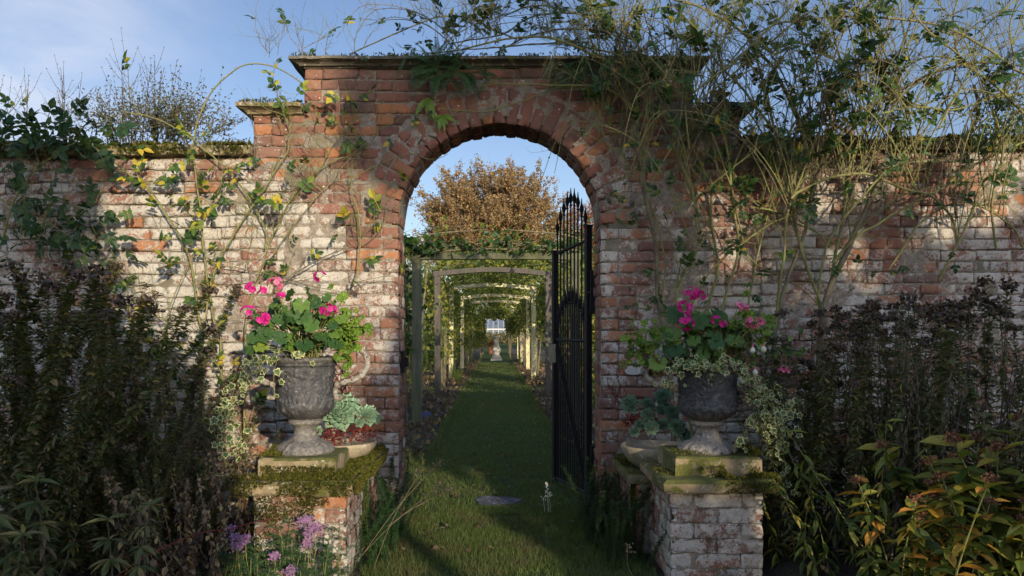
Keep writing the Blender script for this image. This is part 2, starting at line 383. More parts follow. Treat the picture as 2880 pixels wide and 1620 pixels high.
def soilmat():
    m, nt, b = newmat('soil'); n = noise(nt, 14, 6, .75); l = noise(nt, 1.5, 3); f = noise(nt, 70, 3)
    c = ramp(nt, n, [(.3, (.018, .013, .009)), (.6, (.05, .037, .025)), (.8, (.10, .08, .05))]); c = mixc(nt, smooth(nt, l, .5, .7), c, (.04, .045, .015))
    nt.links.new(c, b.inputs['Base Color']); b.inputs['Roughness'].default_value = 1; bump(nt, b, mth(nt, 'ADD', n, mth(nt, 'MULTIPLY', f, .4)), .05); return m
def lawnmat():
    m, nt, b = newmat('lawn_turf'); n = noise(nt, 5, 4); f = noise(nt, 60, 5, .7); l = noise(nt, .8, 3)
    c = ramp(nt, f, [(.3, (.025, .05, .015)), (.7, (.075, .12, .035))]); c = mixc(nt, mth(nt, 'MULTIPLY', smooth(nt, n, .45, .65), .7), c, (.075, .07, .03))
    nt.links.new(c, b.inputs['Base Color']); b.inputs['Roughness'].default_value = 1; b.inputs['Specular IOR Level'].default_value = .1; bump(nt, b, f, .03); return m
M_soil = soilmat(); M_lawn = lawnmat()
M_slate = stonemat('threshold_slab', (.10, .09, .11), (.07, .065, .08), -.5)
# ================================================================ setting
def sheet(mb, x0, x1, y0, y1, z, nx, ny, amp=0., sc=1., mat=0):
    gx, gy = np.meshgrid(np.linspace(x0, x1, nx + 1), np.linspace(y0, y1, ny + 1), indexing='ij')
    G = np.stack([gx, gy, np.full_like(gx, z)], -1).reshape(-1, 3)
    if amp: G[:, 2] += (fbm(G * sc + 3.3) - .5) * amp
    f = np.array([(i * (ny + 1) + j, (i + 1) * (ny + 1) + j, (i + 1) * (ny + 1) + j + 1, i * (ny + 1) + j + 1) for i in range(nx) for j in range(ny)])
    mb.add(G, f, mat)
m = MB(); sheet(m, -400, 400, -60, 900, 0, 4, 4); tagp(m.build('ground', [M_soil]), kind='structure')
m = MB()
sheet(m, -.66, .80, -12, 4.72, .008, 2, 40); sheet(m, -.60, .655, 4.72, 5.3, .008, 2, 4); sheet(m, -9, 9, 5.3, 7.6, .008, 40, 8)
m.build('lawn', [M_lawn]); tagp(bpy.data.objects['lawn'], kind='structure')
m = MB()
ys = [7.6, 9, 11, 13, 16, 20, 25, 30, 36, 42, 50, 62]
L = [(-.62, .66), (-.64, .68), (-.66, .7), (-.68, .72), (-.7, .78), (-.72, .8), (-.75, .85)] + [(-.8, .85)] * 5
V = []; F = []
for (a, c), y in zip(L, ys): V += [(a, y, .008), (c, y, .008)]
for i in range(len(ys) - 1): F.append((2 * i, 2 * i + 1, 2 * i + 3, 2 * i + 2))
m.add(V, F); sheet(m, -14, -.62, 15.9, 16.9, .008, 6, 1); sheet(m, .7, 14, 15.3, 16.9, .008, 6, 1); sheet(m, -60, 60, 62, 200, .008, 2, 2)
tagp(m.build('grass_path', [M_lawn]), kind='structure')
m = MB()
for k, (x0, x1) in enumerate([(-9, -.66), (.73, 9)]):
    for (y0, y1) in ((7.65, 15.85), (17, 40)):
        n = 60; gx, gy = np.meshgrid(np.linspace(x0, x1, 90), np.linspace(y0, y1, 70), indexing='ij'); G = np.stack([gx, gy, 0 * gx], -1)
        e = np.minimum(np.minimum(gx - x0, x1 - gx), np.minimum(gy - y0, y1 - gy)); G[..., 2] = np.clip(e * .6, -.0, .05) + (fbm(G * 6) - .5) * .09 * np.clip(e * 5, 0, 1)
        i = (np.arange(89)[:, None] * 70 + np.arange(69)[None]); f = np.stack([i, i + 70, i + 71, i + 1], -1).reshape(-1, 4); m.add(G.reshape(-1, 3), f)
tagp(m.build('garden_beds', [M_soil], smooth=True), kind='structure')
for n_, x0, x1 in (('border_soil', -5, -1.22), ('border_soil', 1.36, 5)):
    m = MB(); gx, gy = np.meshgrid(np.linspace(x0, x1, 80), np.linspace(1.5, 4.88, 60), indexing='ij'); G = np.stack([gx, gy, 0 * gx], -1)
    e = np.minimum(gx - x0, x1 - gx); G[..., 2] = np.clip(e * .5, 0, .06) + (fbm(G * 7) - .5) * .1 * np.clip(e * 4, 0, 1)
    i = (np.arange(79)[:, None] * 60 + np.arange(59)[None]); m.add(G.reshape(-1, 3), np.stack([i, i + 60, i + 61, i + 1], -1).reshape(-1, 4))
    tagp(m.build(n_, [M_soil], smooth=True), kind='structure')
# ================================================================ bricks
def bricks(mb, C, EU, EW, EN, SU, SW, depth, wash, taper=0., nu=8, nw=4, rough=1., mat=0, seed=0.):
    C = np.asarray(C, float).reshape(-1, 3); n = len(C)
    EU, EW, EN = [np.broadcast_to(np.asarray(e, float), (n, 3)) for e in (EU, EW, EN)]
    SU, SW, wash, depth = [np.broadcast_to(np.asarray(e, float), (n,)) for e in (SU, SW, wash, depth)]
    un = np.concatenate([[-.5, -.5], np.linspace(-.5, .5, nu + 1), [.5, .5]]); wn = np.concatenate([[-.5, -.5], np.linspace(-.5, .5, nw + 1), [.5, .5]])
    U, W = np.meshgrid(un, wn, indexing='ij'); A, B = U.shape
    back = np.zeros_like(U); back[1] = back[-2] = .09; back[:, 1] = back[:, -2] = .09; back[0] = back[-1] = 1; back[:, 0] = back[:, -1] = 1
    ed = np.zeros_like(U); ed[2] += 1; ed[-3] += 1; ed[:, 2] += 1; ed[:, -3] += 1; ed = np.where(back > 0, 0, ed)
    U, W, back, ed = U.ravel(), W.ravel(), back.ravel(), ed.ravel()
    su = SU[:, None] * U[None] * (1 + taper * W[None]); sw = SW[:, None] * W[None] + 0 * U[None]
    p = C[:, None] + EU[:, None] * su[..., None] + EW[:, None] * sw[..., None]
    q = p * 24 + seed
    n1 = fbm(q, 3) - .5; n2 = vnoise(q * 1.7 + 31) - .5; n3 = vnoise(q * 1.7 + 57) - .5
    dn = (n1 * .017 * rough - ed * .002 - ed * .016 * np.clip(n2 - .08, 0, 1) * rough) * (1 - back) - depth[:, None] * back
    edge = np.minimum(1, ed + back)
    p = p + EN[:, None] * dn[..., None] + (EU[:, None] * (n2 * .006)[..., None] + EW[:, None] * (n3 * .006)[..., None]) * rough
    v = p.reshape(-1, 3)
    i = (np.arange(A - 1)[:, None] * B + np.arange(B - 1)[None]).ravel(); f = np.stack([i, i + B, i + B + 1, i + 1], -1)
    f = (f[None] + (np.arange(n) * A * B)[:, None, None]).reshape(-1, 4)
    # orientation: EU x EW should be +EN
    mb.add(v, f, mat, att=np.repeat(wash, A * B))
CX, RI, SPR = .0265, .645, 1.904
RING = .215
COURSE, JT = .0725, .0085
def archz(x): return SPR + math.sqrt(max(0, RI * RI - (x - CX) ** 2))
TOPS = [(-4.6, -1.544, 2.33), (-1.544, -1.22, 2.585), (-1.22, 1.262, 2.90), (1.262, 1.557, 2.585), (1.557, 4.6, 2.37)]
def topz(x):
    for a, b_, z in TOPS:
        if a <= x < b_: return z
    return 2.35
def washfn(x, z):
    return washfn0(x, z) + (.15 if (x < -.95 and z < 2.15) or x > 1.0 else .12)
def washfn0(x, z):
    b_ = .60
    if x < -1.0: b_ = .66 if z < 2.15 else .58
    if -1.544 <= x < -.9: b_ = .60 if z < 2.05 else .40
    if -.98 < x < 1.0: b_ = .56 - max(0, min(1, (z - 1.5) / .5)) * .26
    if -.98 < x < -.5 and z < 1.35: b_ = .53
    if -1.35 < x < 1.3 and z > 2.15: b_ = .28
    if x > .6: b_ = .58 if z < 1.9 else .44
    if x > 1.5: b_ = .60 if z < 1.95 else .50
    return b_
def layrow(x0, x1, off, header):
    """brick spans along a course"""
    Ls = []; x = x0; first = True
    while x < x1 - .02:
        l = (.112 if header else .228) + random.uniform(-.006, .006)
        if first: l = l * (.5 if off else 1); first = False
        if not header and random.random() < .12: l = .112
        l = min(l, x1 - x)
        if x1 - (x + l) < .05: l = x1 - x
        Ls.append((x + JT / 2, x + l - JT / 2)); x += l
    return Ls
wall = thing('garden_wall', 'tall old brick garden wall with arched gateway, limewashed brick, stone copings', 'wall', (0, 5, 0))
mb = MB(); C = []; S = []; Wd = []; W2 = []
nrow = 40
for r in range(nrow):
    z0 = r * COURSE; zc = z0 + COURSE / 2; header = (r % 4 == 2)
    segs = []
    xs = [(-4.6, 4.6)]
    for (a, c, z) in TOPS: pass
    # full extents at this height
    ext = [t for t in TOPS if t[2] >= z0 + COURSE * .6]
    xa, xb = ext[0][0], ext[-1][1]
    if zc < SPR: segs = [(xa, CX - RI), (CX + RI, xb)]
    else:
        ro = RI + RING + .012; dz = zc - SPR
        if dz < ro: h = math.sqrt(ro * ro - dz * dz) + .004; segs = [(xa, CX - h), (CX + h, xb)]
        else: segs = [(xa, xb)]
    for k, (a, c) in enumerate(segs):
        row = layrow(a, c, (r % 2) if not header else 0, header)
        # sag of courses far from the arch
        for (u, w) in row:
            xm = (u + w) / 2; sag = .006 * math.sin(xm * 1.9 + r * .15) + .004 * math.sin(xm * 4.1)
            if xm < -1.5 or xm > 1.5: sag *= 1.6
            C.append((xm, WALL + random.gauss(0, .0025) - (.004 if -1.0 < xm < 1.0 else 0), zc + sag)); S.append(w - u + .004); Wd.append(COURSE - JT + random.gauss(0, .0022))
            W2.append(washfn(xm, zc) - .03 + random.gauss(0, .04) + (-.22 if random.random() < .07 else 0))
C = np.array(C)
bricks(mb, C, (1, 0, 0), (0, 0, 1), (0, -1, 0), S, Wd, .05, W2)
# jamb reveals
for side in (-1, 1):
    C = []; S = []; Wd = []; W2 = []
    for r in range(int(SPR / COURSE)):
        zc = r * COURSE + COURSE / 2
        cuts = [.022, .115, .345] if r % 2 else [.022, .225, .345]
        for a, c in zip(cuts[:-1], cuts[1:]):
            C.append((CX + side * (RI - random.gauss(0, .003)), WALL + (a + c) / 2, zc)); S.append(c - a - JT); Wd.append(COURSE - JT); W2.append(random.gauss(.52 if side < 0 else .36, .1))
    if side < 0: bricks(mb, C, (0, 1, 0), (0, 0, 1), (1, 0, 0), S, Wd, .04, W2, nu=5)
    else: bricks(mb, C, (0, -1, 0), (0, 0, 1), (-1, 0, 0), S, Wd, .04, W2, nu=5)
nb = 27
C = []; EU = []; EW = []; SU = []; SW = []; W2 = []; IC = []; IE = []; IN = []; IS = []
for k in range(nb):
    th = PI - (k + .5) / nb * PI; rd = np.array([math.cos(th), 0, math.sin(th)]); tg = np.array([math.sin(th), 0, -math.cos(th)])
    rj = random.gauss(0, .003)
    parts = [(0, RING)] if k % 2 else [(0, .103), (.112, RING)]
    if random.random() < .25: parts = [(0, .14), (.15, RING)]
    for (a, c) in parts:
        rm = RI + (a + c) / 2; C.append(np.array([CX, WALL - .006, SPR]) + rd * (rm + rj)); EU.append(tg); EW.append(rd)
        SU.append(rm * PI / nb - .011); SW.append(c - a); W2.append(random.gauss(.30, .08) + (.2 if rd[2] < .45 else 0))
    for (a, c) in ((.022, .13), (.14, .25), (.26, .345)):
        IC.append(np.array([CX, WALL + (a + c) / 2, SPR]) + rd * (RI + rj)); IE.append(tg); IN.append(-rd); IS.append(c - a)
C = np.array(C)
bricks(mb, C, EU, EW, (0, -1, 0), SU, SW, .05, W2, taper=.16, nu=4, nw=7)
# upper half-brick ring filling
IC = np.array(IC); IE = np.array(IE); IN = np.array(IN)
bricks(mb, IC, np.broadcast_to((0, 1, 0), IC.shape), IE, IN, IS, RI * PI / nb - .011, .04, .2, nu=4, nw=4)
mb.build('brickwork', [M_brick], wall, att='wash', smooth=True)
# core with mortar face
mb = MB(); y0, y1 = WALL + .020, WALL + .345
bx = sorted(set([-4.6, -1.544, -1.22, 1.262, 1.557, 4.6, CX - RI - .008, CX + RI + .008] + list(np.linspace(CX - RI - .008, CX + RI + .008, 41)) + list(np.arange(-4.5, -.7, .1)) + list(np.arange(.75, 4.6, .1))))
RO_ = RI + .008
for a, c in zip(bx[:-1], bx[1:]):
    mid = (a + c) / 2; zt = topz(mid) + .01
    if abs(mid - CX) < RO_:
        za = SPR + math.sqrt(max(0, RO_ ** 2 - (a - CX) ** 2)); zc = SPR + math.sqrt(max(0, RO_ ** 2 - (c - CX) ** 2))
    else: za = zc = 0
    v = [(a, y0, za), (c, y0, zc), (c, y0, zt), (a, y0, zt), (a, y1, za), (c, y1, zc), (c, y1, zt), (a, y1, zt)]
    f = [(0, 1, 2, 3), (5, 4, 7, 6), (3, 2, 6, 7)]
    if za or zc: f.append((4, 5, 1, 0))
    mb.add(v, f)
for x, z0_, z1_, s in ((-1.22, 2.57, 2.91, -1), (-1.544, 2.3, 2.595, -1), (1.262, 2.57, 2.91, 1), (1.557, 2.3, 2.595, 1), (CX - RO_, 0, SPR, 1), (CX + RO_, 0, SPR, -1)):
    f = [(0, 1, 2, 3)] if s > 0 else [(3, 2, 1, 0)]
    mb.add([(x, y0, z0_), (x, y1, z0_), (x, y1, z1_), (x, y0, z1_)], f)
mb.build('mortar_core', [M_mortar], wall)
mb = MB(); gx, gz = np.meshgrid(np.arange(-4.58, 4.59, .02), np.arange(0, 2.9, .01812), indexing='ij'); G = np.stack([gx, 0 * gx, gz], -1)
wv = np.vectorize(lambda a, c: washfn(a, c))(gx[::8, ::8], gz[::8, ::8]); wv = np.kron(wv, np.ones((8, 8)))[:gx.shape[0], :gx.shape[1]]
q = G * 7 + 3; q2 = G * np.array([3.5, 1, 14]) + 9; G[..., 1] = WALL + .001 + np.clip(fbm(q) - .30, 0, 1) * np.where((np.abs(gx) < 1.35) & (gz > 1.35), .006, .032) - np.where((np.abs(gx) < 1.35) & (gz > 1.35), .0015, 0) + np.clip(vnoise(q2) - .55, 0, 1) * .05 * (np.abs(gx) > .9)
rg = np.hypot(gx - CX, gz - SPR) < RI + RING + .03; G[..., 1] = np.where(rg & (gz > SPR), WALL - .006 + np.clip(fbm(q * 2) - .4, 0, 1) * .02, G[..., 1])
tz = np.vectorize(topz)(gx) - .005; inside = (gz < tz) & ~((np.abs(gx - CX) < RI + .02) & (gz < SPR)) & ~(np.hypot(gx - CX, gz - SPR) < RI + .03)
A_, B_ = gx.shape; i = (np.arange(A_ - 1)[:, None] * B_ + np.arange(B_ - 1)[None]); ok = inside[:-1, :-1] & inside[1:, :-1] & inside[1:, 1:] & inside[:-1, 1:]
f = np.stack([i, i + B_, i + B_ + 1, i + 1], -1)[ok]; mb.add(G.reshape(-1, 3), f, att=(wv - .08).ravel()); mb.build('mortar_joints', [M_mortar], wall, att='wash', smooth=True)
# cornices and copings
def cornice(x0, x1, z0, z1, oh, name, mat, ends=(1, 1), splits=()):
    h = z1 - z0; yF, yB = WALL - .004, WALL + .345
    pts = [x0] + list(splits) + [x1]
    for i, (a, c) in enumerate(zip(pts[:-1], pts[1:])):
        a_ = a + (.002 if i else 0); c_ = c - (.002 if i < len(pts) - 2 else 0)
        lv = []
        for t, o in ((0, .012), (.10, .014), (.16, .30), (.3, .36), (.45, .52), (.58, .82), (.62, .84), (.64, 1), (1, 1)):
            o = o * oh
            lv.append((a_ - (o if i == 0 and ends[0] else 0), c_ + (o if i == len(pts) - 2 and ends[1] else 0), yF - o, yB + o, z0 + h * t))
        m = MB(); loft(m, lv, sub=2, jit=.006, seed=i * 3 + x0); m.build(name, [mat], wall)
cornice(-1.22, 1.262, 2.898, 2.948, .082, 'cornice', M_stone, splits=(-.42, .35))
cornice(-1.544, -1.222, 2.588, 2.658, .085, 'cornice', M_stoneM, ends=(1, 0))
cornice(1.264, 1.557, 2.588, 2.658, .085, 'cornice', M_stone, ends=(0, 1))
x = -4.6; k = 0
while x < -1.55:
    w = min(random.uniform(.55, .9), -1.546 - x)
    if -1.546 - (x + w) < .2: w = -1.546 - x
    m = MB(); dz = random.uniform(-.006, .006); loft(m, [(x + .004, x + w - .004, WALL - .05, WALL + .39, 2.335 + dz), (x + .002, x + w - .002, WALL - .055, WALL + .40, 2.36 + dz), (x + .004, x + w - .004, WALL - .045, WALL + .39, 2.395 + dz)], sub=2, jit=.014, seed=k)
    m.build('coping_stone', [M_stoneM], wall); x += w; k += 1
x = 1.559
while x < 4.6:
    w = random.uniform(.55, .9); m = MB(); dz = random.uniform(-.006, .006)
    loft(m, [(x + .004, x + w - .004, WALL - .05, WALL + .39, 2.375 + dz), (x + .002, x + w - .002, WALL - .055, WALL + .40, 2.40 + dz), (x + .004, x + w - .004, WALL - .045, WALL + .39, 2.435 + dz)], sub=2, jit=.014, seed=k)
    m.build('coping_stone', [M_stoneM], wall); x += w; k += 1
# ================================================================ moss tufts
def moss(mb, pts, nrm, size=.012, mat=0):
    n = len(pts); d = unit(nrm + R.normal(size=(n, 3)) * .45); s = unit(np.cross(d, R.normal(size=(n, 3))))
    L = size * R.uniform(.5, 1.4, n); w = L * R.uniform(.25, .5, n)
    v = np.stack([pts - s * w[:, None], pts + s * w[:, None], pts + d * L[:, None] + s * w[:, None] * .3], 1).reshape(-1, 3)
    mb.add(v, np.arange(3 * n).reshape(-1, 3), mat)
def moss_cushions(name, parent, boxes, dens, thr=.5, size=.012, sc=9, mats=None, lift=.004):
    """boxes: list of (origin, eu, ew, normal) rectangular faces; tufts only where noise is high"""
    mb = MB()
    for (o, eu, ew, nn) in boxes:
        o, eu, ew, nn = [np.array(a, float) for a in (o, eu, ew, nn)]
        A = np.linalg.norm(np.cross(eu, ew)); n = int(A * dens)
        if n < 4: continue
        a, c = R.random(n), R.random(n); p = o + eu * a[:, None] + ew * c[:, None]
        q = fbm(p * sc + 5, 3); q2 = q + .12 * (R.random(n) - .5)
        k = q2 > thr; p = p[k]; q = q[k]
        p = p + nn * (np.clip((q - thr) * .12, 0, .02)[:, None] * R.uniform(.2, 1, len(p))[:, None] + lift)
        moss(mb, p, np.broadcast_to(nn + np.array([0, 0, .35]), p.shape), size)
    if mb.n: return tagp(mb.build(name, mats or [M_moss], parent), kind='stuff')
moss_cushions('moss', wall, [((-4.5, WALL - .055, 2.397), (2.95, 0, 0), (0, .4, 0), (0, 0, 1)), ((-4.5, WALL - .056, 2.335), (2.95, 0, 0), (0, 0, .06), (0, -1, 0))], 17000, .44, .018)
moss_cushions('moss', wall, [((1.56, WALL - .055, 2.437), (3.0, 0, 0), (0, .4, 0), (0, 0, 1)), ((1.56, WALL - .056, 2.375), (3.0, 0, 0), (0, 0, .06), (0, -1, 0))], 17000, .40, .018)
moss_cushions('moss', wall, [((-1.62, WALL - .09, 2.66), (.4, 0, 0), (0, .45, 0), (0, 0, 1)), ((1.26, WALL - .09, 2.66), (.38, 0, 0), (0, .45, 0), (0, 0, 1)), ((-1.3, WALL - .09, 2.949), (2.62, 0, 0), (0, .2, 0), (0, 0, 1))], 9000, .47, .013)
# ================================================================ pedestals and wing walls
def face_bricks(mb, o, eu, en, width, height, wash, z0=0., off=0, depth=.03):
    """course bricks on a vertical face starting at corner o going along eu"""
    o = np.array(o, float); eu = np.array(eu, float); C = []; S = []; W = []; n = int(round(height / COURSE)); ch = height / n
    for r in range(n):
        row = layrow(0, width, (r + off) % 2, False)
        for a, c in row:
            C.append(o + eu * (a + c) / 2 + np.array(en) * random.gauss(0, .002) + np.array([0, 0, z0 + (r + .5) * ch])); S.append(c - a + .004); W.append(wash + random.gauss(0, .09))
    bricks(mb, C, eu, (0, 0, 1), en, S, ch - JT + .003, depth, W, rough=1.35)
def pedestal(x0, x1, yf, yb, name, label, sl, pl, ztop, wash, mossthr, side):
    t = thing(name, label, 'brick pier', ((x0 + x1) / 2, (yf + yb) / 2, 0))
    zs = sl[4]; mb = MB()
    face_bricks(mb, (x0, yf, 0), (1, 0, 0), (0, -1, 0), x1 - x0, zs, wash)
    face_bricks(mb, (x1, yf, 0), (0, 1, 0), (1, 0, 0), yb - yf, zs, wash + .1, off=1)
    face_bricks(mb, (x0, yb, 0), (0, -1, 0), (-1, 0, 0), yb - yf, zs, wash + .08, off=1)
    face_bricks(mb, (x1, yb, 0), (-1, 0, 0), (0, 1, 0), x1 - x0, zs, wash)
    mb.build('brickwork', [M_brick], t, att='wash', smooth=True)
    mb = MB(); box(mb, x0 + .006, x1 - .006, yf + .006, yb - .006, 0, zs + .002); mb.build('mortar_core', [M_mortar], t)
    a, c, d, e, z0, z1 = sl; m = MB(); loft(m, [(a + .01, c - .01, d + .01, e, z0 + .003), (a, c, d, e, z0 + .015), (a, c, d, e, z1 - .015), (a + .02, c - .02, d + .02, e, z1)], sub=2, jit=.012, seed=x0)
    m.build('slab', [M_stoneM], t)
    a, c, d, e, z0, z1 = pl; m = MB(); loft(m, [(a, c, d, e, z0 - .006), (a, c, d, e, z1 - .01), (a + .01, c - .01, d + .01, e - .01, z1)], sub=2, jit=.009, seed=x0 + 5)
    m.build('plinth_block', [M_stoneM], t)
    return t
pedL = pedestal(-1.17, -.723, 3.72, 4.16, 'urn_pedestal', 'whitewashed brick pedestal thick with moss, carrying the urn on the left of the archway', (-1.25, -.685, 3.655, 4.2, .435, .505), (-1.165, -.785, 3.77, 4.14, .505, .598), .6, .68, .45, 1)
a = .505
moss_cushions('moss', pedL, [((-1.25, 3.65, .44), (.565, 0, 0), (0, 0, .07), (0, -1, 0)), ((-1.25, 3.655, .507), (.565, 0, 0), (0, .12, 0), (0, -.3, 1)), ((-.684, 3.66, .44), (0, .52, 0), (0, 0, .07), (1, 0, 0)), ((-.785, 3.76, .507), (.1, 0, 0), (0, .42, 0), (0, 0, 1)), ((-1.165, 3.768, .507), (.38, 0, 0), (0, 0, .055), (0, -1, 0)), ((-1.165, 3.78, .60), (.1, 0, 0), (0, .35, 0), (0, 0, 1))], 60000, .42, .012, sc=11)
moss_cushions('moss', pedL, [((-1.17, 3.715, .30), (.3, 0, 0), (0, 0, .14), (0, -1, 0)), ((-1.17, 3.715, .1), (.12, 0, 0), (0, 0, .25), (0, -1, 0)), ((-.95, 3.715, .38), (.15, 0, 0), (0, 0, .06), (0, -1, 0))], 45000, .45, .011, sc=8)
pedR = pedestal(.845, 1.294, 3.72, 4.22, 'urn_pedestal', 'whitewashed brick pedestal with ochre stone plinth, carrying the urn on the right of the archway', (.80, 1.36, 3.665, 4.26, .44, .508), (.885, 1.315, 3.79, 4.2, .508, .602), .6, .66, .5, -1)
moss_cushions('moss', pedR, [((1.1, 3.66, .45), (.26, 0, 0), (0, 0, .06), (0, -1, 0)), ((1.1, 3.665, .51), (.26, 0, 0), (0, .12, 0), (0, -.3, 1)), ((1.0, 3.786, .51), (.3, 0, 0), (0, 0, .05), (0, -1, 0)), ((1.25, 3.79, .604), (.07, 0, 0), (0, .4, 0), (0, 0, 1))], 50000, .44, .011, sc=10)
moss_cushions('moss', pedR, [((.80, 3.7, .51), (.09, 0, 0), (0, .5, 0), (0, 0, 1)), ((.885, 3.79, .604), (.36, 0, 0), (0, .12, 0), (0, 0, 1))], 16000, .52, .008, sc=10)
def wing(xf, s, yf, zt, label):
    t = thing('wing_wall', label, 'low wall', (xf - s * .12, 4.5, 0)); xb = xf - s * .3; mb = MB()
    if s > 0:
        face_bricks(mb, (xf, yf, 0), (0, 1, 0), (1, 0, 0), WALL - .012 - yf, zt - .05, .62)
        face_bricks(mb, (xb, WALL - .012, 0), (0, -1, 0), (-1, 0, 0), WALL - .012 - yf, zt - .05, .5)
    else:
        face_bricks(mb, (xf, WALL - .012, 0), (0, -1, 0), (-1, 0, 0), WALL - .012 - yf, zt - .05, .58)
        face_bricks(mb, (xb, yf, 0), (0, 1, 0), (1, 0, 0), WALL - .012 - yf, zt - .05, .5)
    mb.build('brickwork', [M_brick], t, att='wash', smooth=True)
    a, c = sorted((xf - s * .009, xb + s * .009)); mb = MB(); box(mb, a, c, yf + .002, WALL - .016, 0, zt - .048); mb.build('mortar_core', [M_mortar], t)
    a, c = sorted((xf + s * .05, xb - s * .03)); ym = (yf + WALL) / 2 + .05
    for (p, q) in ((yf + .005, ym - .004), (ym + .004, WALL - .022)):
        m = MB(); loft(m, [(a, c, p, q, zt - .05), (a, c, p, q, zt - .012), (a + .012, c - .012, p, q, zt)], sub=2, jit=.01, seed=yf + xf); m.build('coping_stone', [M_stoneM], t)
    return t, a, c
wl, a, c = wing(-.735, 1, 4.17, .49, 'low moss-topped brick wall joining the left pedestal to the arch wall')
moss_cushions('moss', wl, [((a, 4.2, .492), (c - a, 0, 0), (0, .68, 0), (0, 0, 1)), ((c, 4.2, .44), (0, .68, 0), (0, 0, .05), (1, 0, .3))], 50000, .42, .013, sc=9)
moss_cushions('moss', wl, [((-.733, 4.18, .05), (0, .09, 0), (0, 0, .4), (1, 0, 0))], 50000, .3, .01, sc=9)
wr, a, c = wing(.785, -1, 4.23, .43, 'low brick wall with dark stone top joining the right pedestal to the arch wall')
moss_cushions('moss', wr, [((a, 4.24, .432), (c - a, 0, 0), (0, .64, 0), (0, 0, 1))], 30000, .5, .010, sc=9)
moss_cushions('moss', wr, [((.783, 4.24, .02), (0, .1, 0), (0, 0, .38), (-1, 0, 0))], 50000, .35, .01, sc=9)
